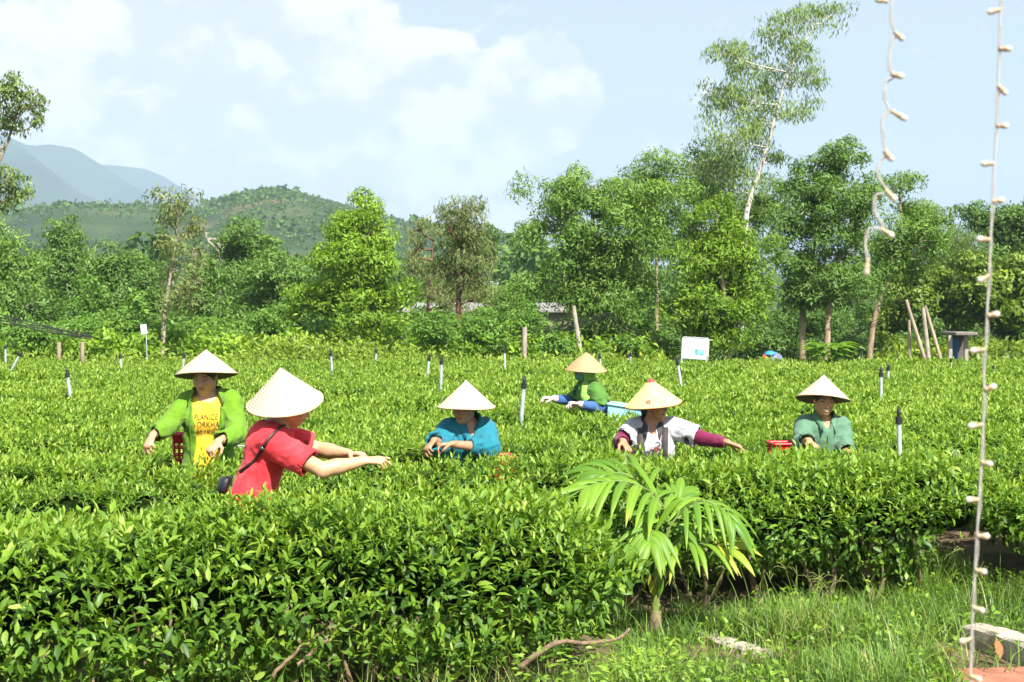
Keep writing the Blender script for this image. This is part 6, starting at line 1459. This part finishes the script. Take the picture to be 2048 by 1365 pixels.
# ---- 3 worker in the teal blue shirt
def worker_blue():
    d = 10.4; J = dict(head=W(928, 815, d - .07), neck=W(938, 852, d), sR=W(896, 864, d - .03), sL=W(972, 862, d + .03), eR=W(880, 892, d - .16), eL=W(980, 897, d - .16), wR=W(868, 882, d - .36), wL=W(905, 889, d - .32), pel=W(946, 990, d + .06))
    S = person('worker in a teal blue shirt bending over the tea, face hidden in shade', d, J, dict(front=np.array([-.2, -1, 0]), face=np.array([-.55, -1, -.26]), hup=np.array([-.02, -.05, 1]), tone=(.42, .22, .13), bulk=1.05,
        hands={'R': (np.array([-.45, -.6, -.5]), np.array([.35, -.2, -1]), -1, .85), 'L': (np.array([-1, -.15, -.12]), np.array([-.2, -.3, -1]), 1, 1.0)}))
    T = cloth('teal_cotton', (.014, .165, .225)); sh = S['shirt_fn'](.018, {'R': 1.9, 'L': 1.50}, .10, .070, 7.0, .012, .010, vneck=.06); garment(S, 'teal_shirt', sh, T)
    collar_band(S, T)
    line_on(S, sh, [(.0, .02), (.0, -.12), (.0, -.25)], .0035, 'placket', cloth('teal_seam', (.010, .12, .165)))
    J2 = S['J']; m = MB(); e = J2['eL'] + (J2['wL'] - J2['eL']) * .5; ax = nrm(J2['wL'] - J2['eL']); tube(m, np.array([e - ax * .055, e - ax * .03, e - ax * .0, e + ax * .012]), [.060, .064, .062, .056], 14); child(m.build('rolled_cuff', T), S['root'])
    c, rad = cone(0, (875, 815), (990, 815), d - .06); make_hat(S['root'], c, np.array([.0, .0, 1.0]), rad, .198, PALE_STRAW, RIM_STRAW, UNDER_STRAW)
    m = MB(); tube(m, curve([W(944, 815, d - .15), W(942, 830, d - .17), W(934, 842, d - .19), W(925, 843, d - .2)], 10), .0022, 5); child(m.build('chin_strap', surf('strap_cloth', (.35, .35, .32))), S['root'])
worker_blue()
# ---- 4 worker with the painted yellow hat
def worker_yellow_hat():
    d = 10.8; J = dict(head=W(1310, 811, d - .05), neck=W(1304, 853, d), sR=W(1266, 858, d), sL=W(1346, 856, d - .02), eR=W(1240, 884, d - .14), eL=W(1404, 877, d - .10), wR=W(1247, 884, d - .36), wL=W(1456, 886, d - .20), pel=W(1308, 990, d))
    S = person('worker in a white shirt with wine-red sleeves and a painted yellow hat', d, J, dict(front=np.array([.1, -1, 0]), face=np.array([.85, -.65, -.12]), hup=np.array([-.05, 0, 1]), tone=(.42, .21, .12), bulk=1.03,
        hands={'R': (np.array([.35, -.7, -.55]), np.array([-.2, -.3, -1]), -1, .55), 'L': (np.array([1, -.2, -.35]), np.array([.2, -.2, -1]), 1, .35, .3)}))
    WHT = cloth('grey_white_cotton', (.43, .43, .47)); sh = S['shirt_fn'](.018, {'R': .80, 'L': .80}, .10, .072, 9.0, .010, .008, vneck=.07); garment(S, 'white_shirt', sh, WHT)
    sl = S['shirt_fn'](.004, {'R': 1.92, 'L': 1.92}, None, .07, 2.0, .004, .0, body=False); garment(S, 'arm_sleeves', sl, cloth('wine_knit', (.16, .012, .055)))
    DK = cloth('charcoal_trim', (.060, .050, .052))
    for sg in (-1, 1):
        P = on_body(S, sh, [(sg * (.095 - .02 * q), .135 - .33 * q) for q in np.linspace(0, 1, 16)], .012); V, F = ribbon(P, .048, -S['fr'], .005); quads_obj('basket_strap', V, F, DK, S['root'])
    collar_band(S, DK)
    for q in range(10):
        a, z = rng.uniform(-.05, .05), rng.uniform(-.15, .02); m = MB(); P = on_body(S, sh, [(a + .018 * math.cos(t) * rng.uniform(.5, 1.2), z + .016 * math.sin(t) * rng.uniform(.5, 1.2)) for t in np.linspace(0, 5, 8)], .006); tube(m, P, .003, 4)
        child(m.build('printed_flower', surf('print_red' if q % 3 == 0 else 'print_black', (.5, .05, .04) if q % 3 == 0 else (.03, .03, .03), bump=0)), S['root'])
    c, rad = cone(0, (1250, 815), (1363, 803), d - .05); ax = nrm(W(1301, 761, d - .05) - c)
    YEL = straw_mat('hat_yellow', (.78, .66, .30), (.76, .58, .12), .1)
    hat = make_hat(S['root'], c, ax + np.array([0, -.06, 0]), rad, .198, YEL, surf('hat_orange_rim', (.75, .24, .10), rough=.5), UNDER_STRAW, cap=surf('hat_red_tip', (.62, .06, .07), rough=.5))
    # painted flowers on the cone: petals laid on the hat's front slope
    z = nrm(ax + np.array([0, -.06, 0])); x = nrm(np.cross([0, 1, .01], z)); y = np.cross(z, x)
    def on_hat(th, q): 
        rr = rad * q; return c + x * rr * math.cos(th) + y * rr * math.sin(th) + z * (.198 * (1 - q) + .0035)
    def blossom(th, q, s, n, name, mt):
        m = MB(); ctr = on_hat(th, q); e1 = nrm(on_hat(th + .05, q) - ctr); e2 = nrm(on_hat(th, q + .05) - ctr); nn = np.cross(e1, e2); nn = nn if nn[1] < 0 else -nn
        for k in range(n):
            a = k / n * 6.283; u_ = e1 * math.cos(a) + e2 * math.sin(a); add_leaves(m, [ctr + u_ * s * .15], [u_], [nn], [s], [s * .7], 0, T_MID, fold=.05, droop=0)
        o = m.build(name, mt); child(o, S['root'])
    pk = surf('petal_pink', (.72, .36, .38), (.60, .22, .26), scale=60, bump=0); rd = surf('petal_red', (.55, .08, .10), scale=60, bump=0); gn = surf('painted_leaf', (.22, .45, .22), scale=60, bump=0)
    blossom(-1.50, .58, .030, 9, 'painted_flower', pk); blossom(-1.50, .58, .016, 6, 'painted_flower', surf('petal_core', (.80, .58, .56), bump=0)); blossom(-1.86, .80, .022, 7, 'painted_flower', rd); blossom(-1.25, .48, .014, 3, 'painted_leaf', gn); blossom(-1.85, .50, .012, 3, 'painted_leaf', gn)
    m = MB(); tube(m, curve([W(1302, 815, d - .14), W(1306, 830, d - .155), W(1315, 838, d - .16)], 8), .0022, 5); child(m.build('chin_strap', BLACKP), S['root'])
worker_yellow_hat()
# ---- 5 smiling worker in the green work shirt
def worker_smile():
    d = 11.4; J = dict(head=W(1649, 803, d - .08), neck=W(1646, 843, d), sR=W(1609, 852, d - .02), sL=W(1682, 854, d + .02), eR=W(1603, 888, d - .24), eL=W(1688, 893, d - .08), wR=W(1618, 882, d - .48), wL=W(1696, 906, d - .30), pel=W(1645, 972, d))
    S = person('smiling worker in a faded green work shirt beside the red basket', d, J, dict(front=np.array([.05, -1, 0]), face=np.array([.03, -1, -.12]), hup=np.array([.10, .0, 1]), tone=(.48, .25, .13), smile=True, bulk=1.0, bust=False,
        hands={'R': (np.array([.45, -.75, -.45]), np.array([-.1, -.3, -1]), -1, .8), 'L': (np.array([.65, -.7, -.30]), np.array([-.5, -.2, -.8]), 1, .8)}))
    G = cloth('faded_green_cotton', (.095, .200, .125)); sh = S['shirt_fn'](.018, {'R': 1.86, 'L': 1.88}, .10, .072, 11.0, .011, .008, vneck=.06); garment(S, 'green_shirt', sh, G); GS = cloth('green_seam', (.085, .17, .105))
    for sg in (-1, 1):
        panel(S, sh, [(sg * .045, -.085), (sg * .135, -.085), (sg * .135, -.115), (sg * .045, -.115)], 6, 4, .008, .005, 'pocket_flap', G); line_on(S, sh, [(sg * .045, -.118), (sg * .09, -.13), (sg * .135, -.118)], .0025, 'pocket_seam', GS)
    collar_band(S, G)
    line_on(S, sh, [(.008, .03), (.008, -.12), (.008, -.28)], .0035, 'placket', GS)
    for z in (-.02, -.10, -.18):
        m = MB(); p = on_body(S, sh, [(-.004, z)], .003)[0]; lathe(m, np.array([[0, -.003], [.006, -.002], [.006, .002], [0, .003]]), 10, p, np.stack([S['lat'], S['up'], S['fr']])); child(m.build('button', surf('button_dark', (.08, .14, .1))), S['root'])
    c, rad = cone(0, (1592, 797), (1700, 806), d - .04); ax = nrm(W(1650, 756, d - .04) - c); make_hat(S['root'], c + [0, 0, .01], ax + np.array([0, .20, 0]), rad, .200, straw_mat('straw_cream', (.55, .45, .35), (.43, .34, .25), .4), RIM_STRAW, UNDER_STRAW)
worker_smile()
# ---- 6 worker with mask, green scarf and tan hat, farther back
def worker_scarf():
    d = 14.9; J = dict(head=W(1168, 741, d - .02), neck=W(1181, 770, d), sL=W(1194, 787, d - .16), sR=W(1170, 780, d + .17), eL=W(1209, 818, d - .26), eR=W(1146, 802, d + .12), wL=W(1160, 809, d - .28), wR=W(1107, 798, d - .02), pel=W(1194, 868, d))
    S = person('worker with a green scarf, face mask and tan hat picking to the left', d, J, dict(front=np.array([-1, -.15, 0]), face=np.array([-1, -.25, -.22]), hup=np.array([-.2, 0, 1]), tone=(.44, .25, .15), bulk=1.08, fine=False,
        hands={'L': (np.array([-1, -.1, .1]), np.array([-.1, -.3, -1]), -1, .8), 'R': (np.array([-1, -.2, .08]), np.array([-.1, -.2, -1]), 1, .8)}))
    Gm = cloth('moss_green_jersey', (.075, .185, .030)); sh = S['shirt_fn'](.020, {'L': 1.0, 'R': 1.0}, .10, .066, 13.0, .010, .010); garment(S, 'green_top', sh, Gm, .008)
    sl = S['shirt_fn'](.006, {'L': 1.90, 'R': 1.90}, None, .07, 2.0, .004, .0, body=False); garment(S, 'blue_sleeves', sl, cloth('blue_sleeve', (.045, .115, .32)), .007)
    # gloves over the hands
    gl = hand_prims(J['wL'], np.array([-1, -.1, .1]), np.array([-.1, -.3, -1]), -1, .8, s=1.10) ; gr = hand_prims(J['wR'], np.array([-1, -.2, .08]), np.array([-.1, -.2, -1]), 1, .8, s=1.10)
    for pr, w, e in ((gl, J['wL'], J['eL']), (gr, J['wR'], J['eR'])):
        pr = pr + [('rc', w, w + nrm(e - w) * .045, .034, .040, .01)]; v, q = surfnet(lambda P: evalp(pr, P), w - .2, w + .2, .0055); quads_obj('glove', v, q, cloth('pale_glove', (.66, .52, .48)), S['root'])
    hc, r, f, u = S['hc'], S['r'], S['f'], S['u']; Ah = np.stack([r, f, u])
    mk = [('el', hc + f * .040 - u * .045, Ah, (.066, .072, .062), .0), ('-el', hc + f * .03 + u * .05, Ah, (.2, .2, .055), .01)]; v, q = surfnet(lambda P: evalp(mk, P), hc - .2, hc + .2, .006); quads_obj('face_mask', v, q, cloth('mask_green', (.10, .26, .22)), S['root'])
    # scarf: hood round head and neck with two hanging ends
    SC2 = cloth('scarf_lime', (.22, .45, .07)); sc = [('el', hc - f * .02 + u * .01, Ah, (.090, .108, .110), .0), ('rc', hc - u * .07 - f * .02, J['neck'] - S['up'] * .02, .075, .085, .04), ('el', J['neck'] - S['up'] * .02 + S['fr'] * .02, np.stack([S['lat'], S['fr'], S['up']]), (.14, .11, .05), .04), ('-el', hc + f * .095 - u * .03, Ah, (.075, .085, .115), .01)]
    v, q = surfnet(lambda P: (evalp(sc, P) + wrinkle(P, -.008, 4.0)).astype(np.float32), hc - .36, hc + .26, .007); quads_obj('scarf', v, q, SC2, S['root'])
    for cx_, w_, nm in ((((1180, 760), (1176, 778), (1173, 795), (1178, 804)), .085, 'scarf_end'), (((1170, 768), (1163, 778), (1158, 786)), .075, 'scarf_end')):
        P0 = curve([W(a, b_, d - .5) for a, b_ in cx_], 12); P0 = march(sh, P0, np.array([0, 1, 0.0]), 30); P0[:, 1] -= .014; V, F = ribbon(P0, w_, np.array([0, -1.0, 0]), .008); quads_obj(nm, V, F, SC2 if w_ > .08 else cloth('scarf_dark', (.05, .20, .05)), S['root'])
    c, rad = cone(0, (1131, 741), (1213, 741), d - .02); make_hat(S['root'], c, np.array([.03, -.05, 1.0]), rad, .190, TAN_STRAW, RIM_STRAW, UNDER_STRAW, curve_k=.07)
worker_scarf()

# ================================================================== BASKETS
def basket(label, c, size, rot, mat, group='plastic baskets for the picked leaves', tilt=0.0, slots=True):
    root = thing('basket', label, 'basket', c, group); w, dp, h = size; cs, sn = math.cos(rot), math.sin(rot); ct, st = math.cos(tilt), math.sin(tilt)
    A = np.array([[cs, sn, 0], [-sn, cs, 0], [0, 0, 1.0]]); T = np.array([[ct, 0, st], [0, 1, 0], [-st, 0, ct]]); A = T @ A; c = np.asarray(c, float)
    L = lambda x, y, z: c + np.array([x, y, z]) @ A
    tp = .84
    m = MB(); box(m, L(0, 0, .006), (w * tp, dp * tp, .012), A, bevel=.004); child(m.build('bottom', mat, smooth=False), root)
    for sg in (-1, 1):
        for ax_, ln, off in ((0, w, dp), (1, dp, w)):
            m = MB()
            def wp(a, z): 
                k = tp + (1 - tp) * z / h; o = sg * off / 2 * k; return L(a * k, o, z) if ax_ == 0 else L(o, a * k, z)
            nb = max(int(ln / .035), 4) if slots else 2
            for q in range(nb + 1):
                a = -ln / 2 + ln * q / nb; tube(m, np.array([wp(a, .01), wp(a, h)]), .005, 4)
            for z in ([.02, h * .3, h * .55, h * .8] if slots else []): tube(m, np.array([wp(-ln / 2, z), wp(ln / 2, z)]), .006, 4)
            lo_, hi_ = (h * .72, h) if slots else (.01, h)
            V = [wp(-ln / 2, lo_), wp(ln / 2, lo_), wp(ln / 2, hi_), wp(-ln / 2, hi_)]; cen = L(0, 0, h / 2); inn = [v + (cen - v) * .02 for v in V]; m.add(V + inn, [[0, 1, 2, 3], [7, 6, 5, 4], [0, 4, 5, 1], [2, 6, 7, 3]])
            child(m.build('side', mat, smooth=False), root)
    m = MB(); k = 1.0; rp = [L(-w / 2, -dp / 2, h), L(w / 2, -dp / 2, h), L(w / 2, dp / 2, h), L(-w / 2, dp / 2, h)]
    for a, b_ in zip(rp, rp[1:] + rp[:1]): tube(m, np.array([a, b_]), .013, 8)
    child(m.build('rim', mat), root); return root
REDP = surf('red_plastic', (.55, .012, .018), (.45, .01, .015), scale=9, rough=.35, bump=.05); BLUEP = surf('pale_blue_plastic', (.36, .66, .78), (.30, .58, .70), scale=9, rough=.35, bump=.05); ORP = surf('orange_red_plastic', (.70, .055, .015), scale=9, rough=.35, bump=.05)
basket('red slotted plastic basket beside the smiling worker', W(1572, 940, 11.25), (.24, .20, .21), .1, REDP)
basket('red basket on the hip behind the yellow shirt worker', W(368, 926, 10.04), (.15, .15, .20), .3, REDP)
basket('orange-red basket half sunk in the tea behind the blue shirt worker', W(1004, 962, 10.42), (.16, .20, .18), .2, ORP, tilt=.05)
basket('pale blue plastic basket between the scarf worker and the yellow hat', W(1247, 862, 14.6), (.36, .28, .26), -.2, BLUEP, tilt=-.14, slots=False)
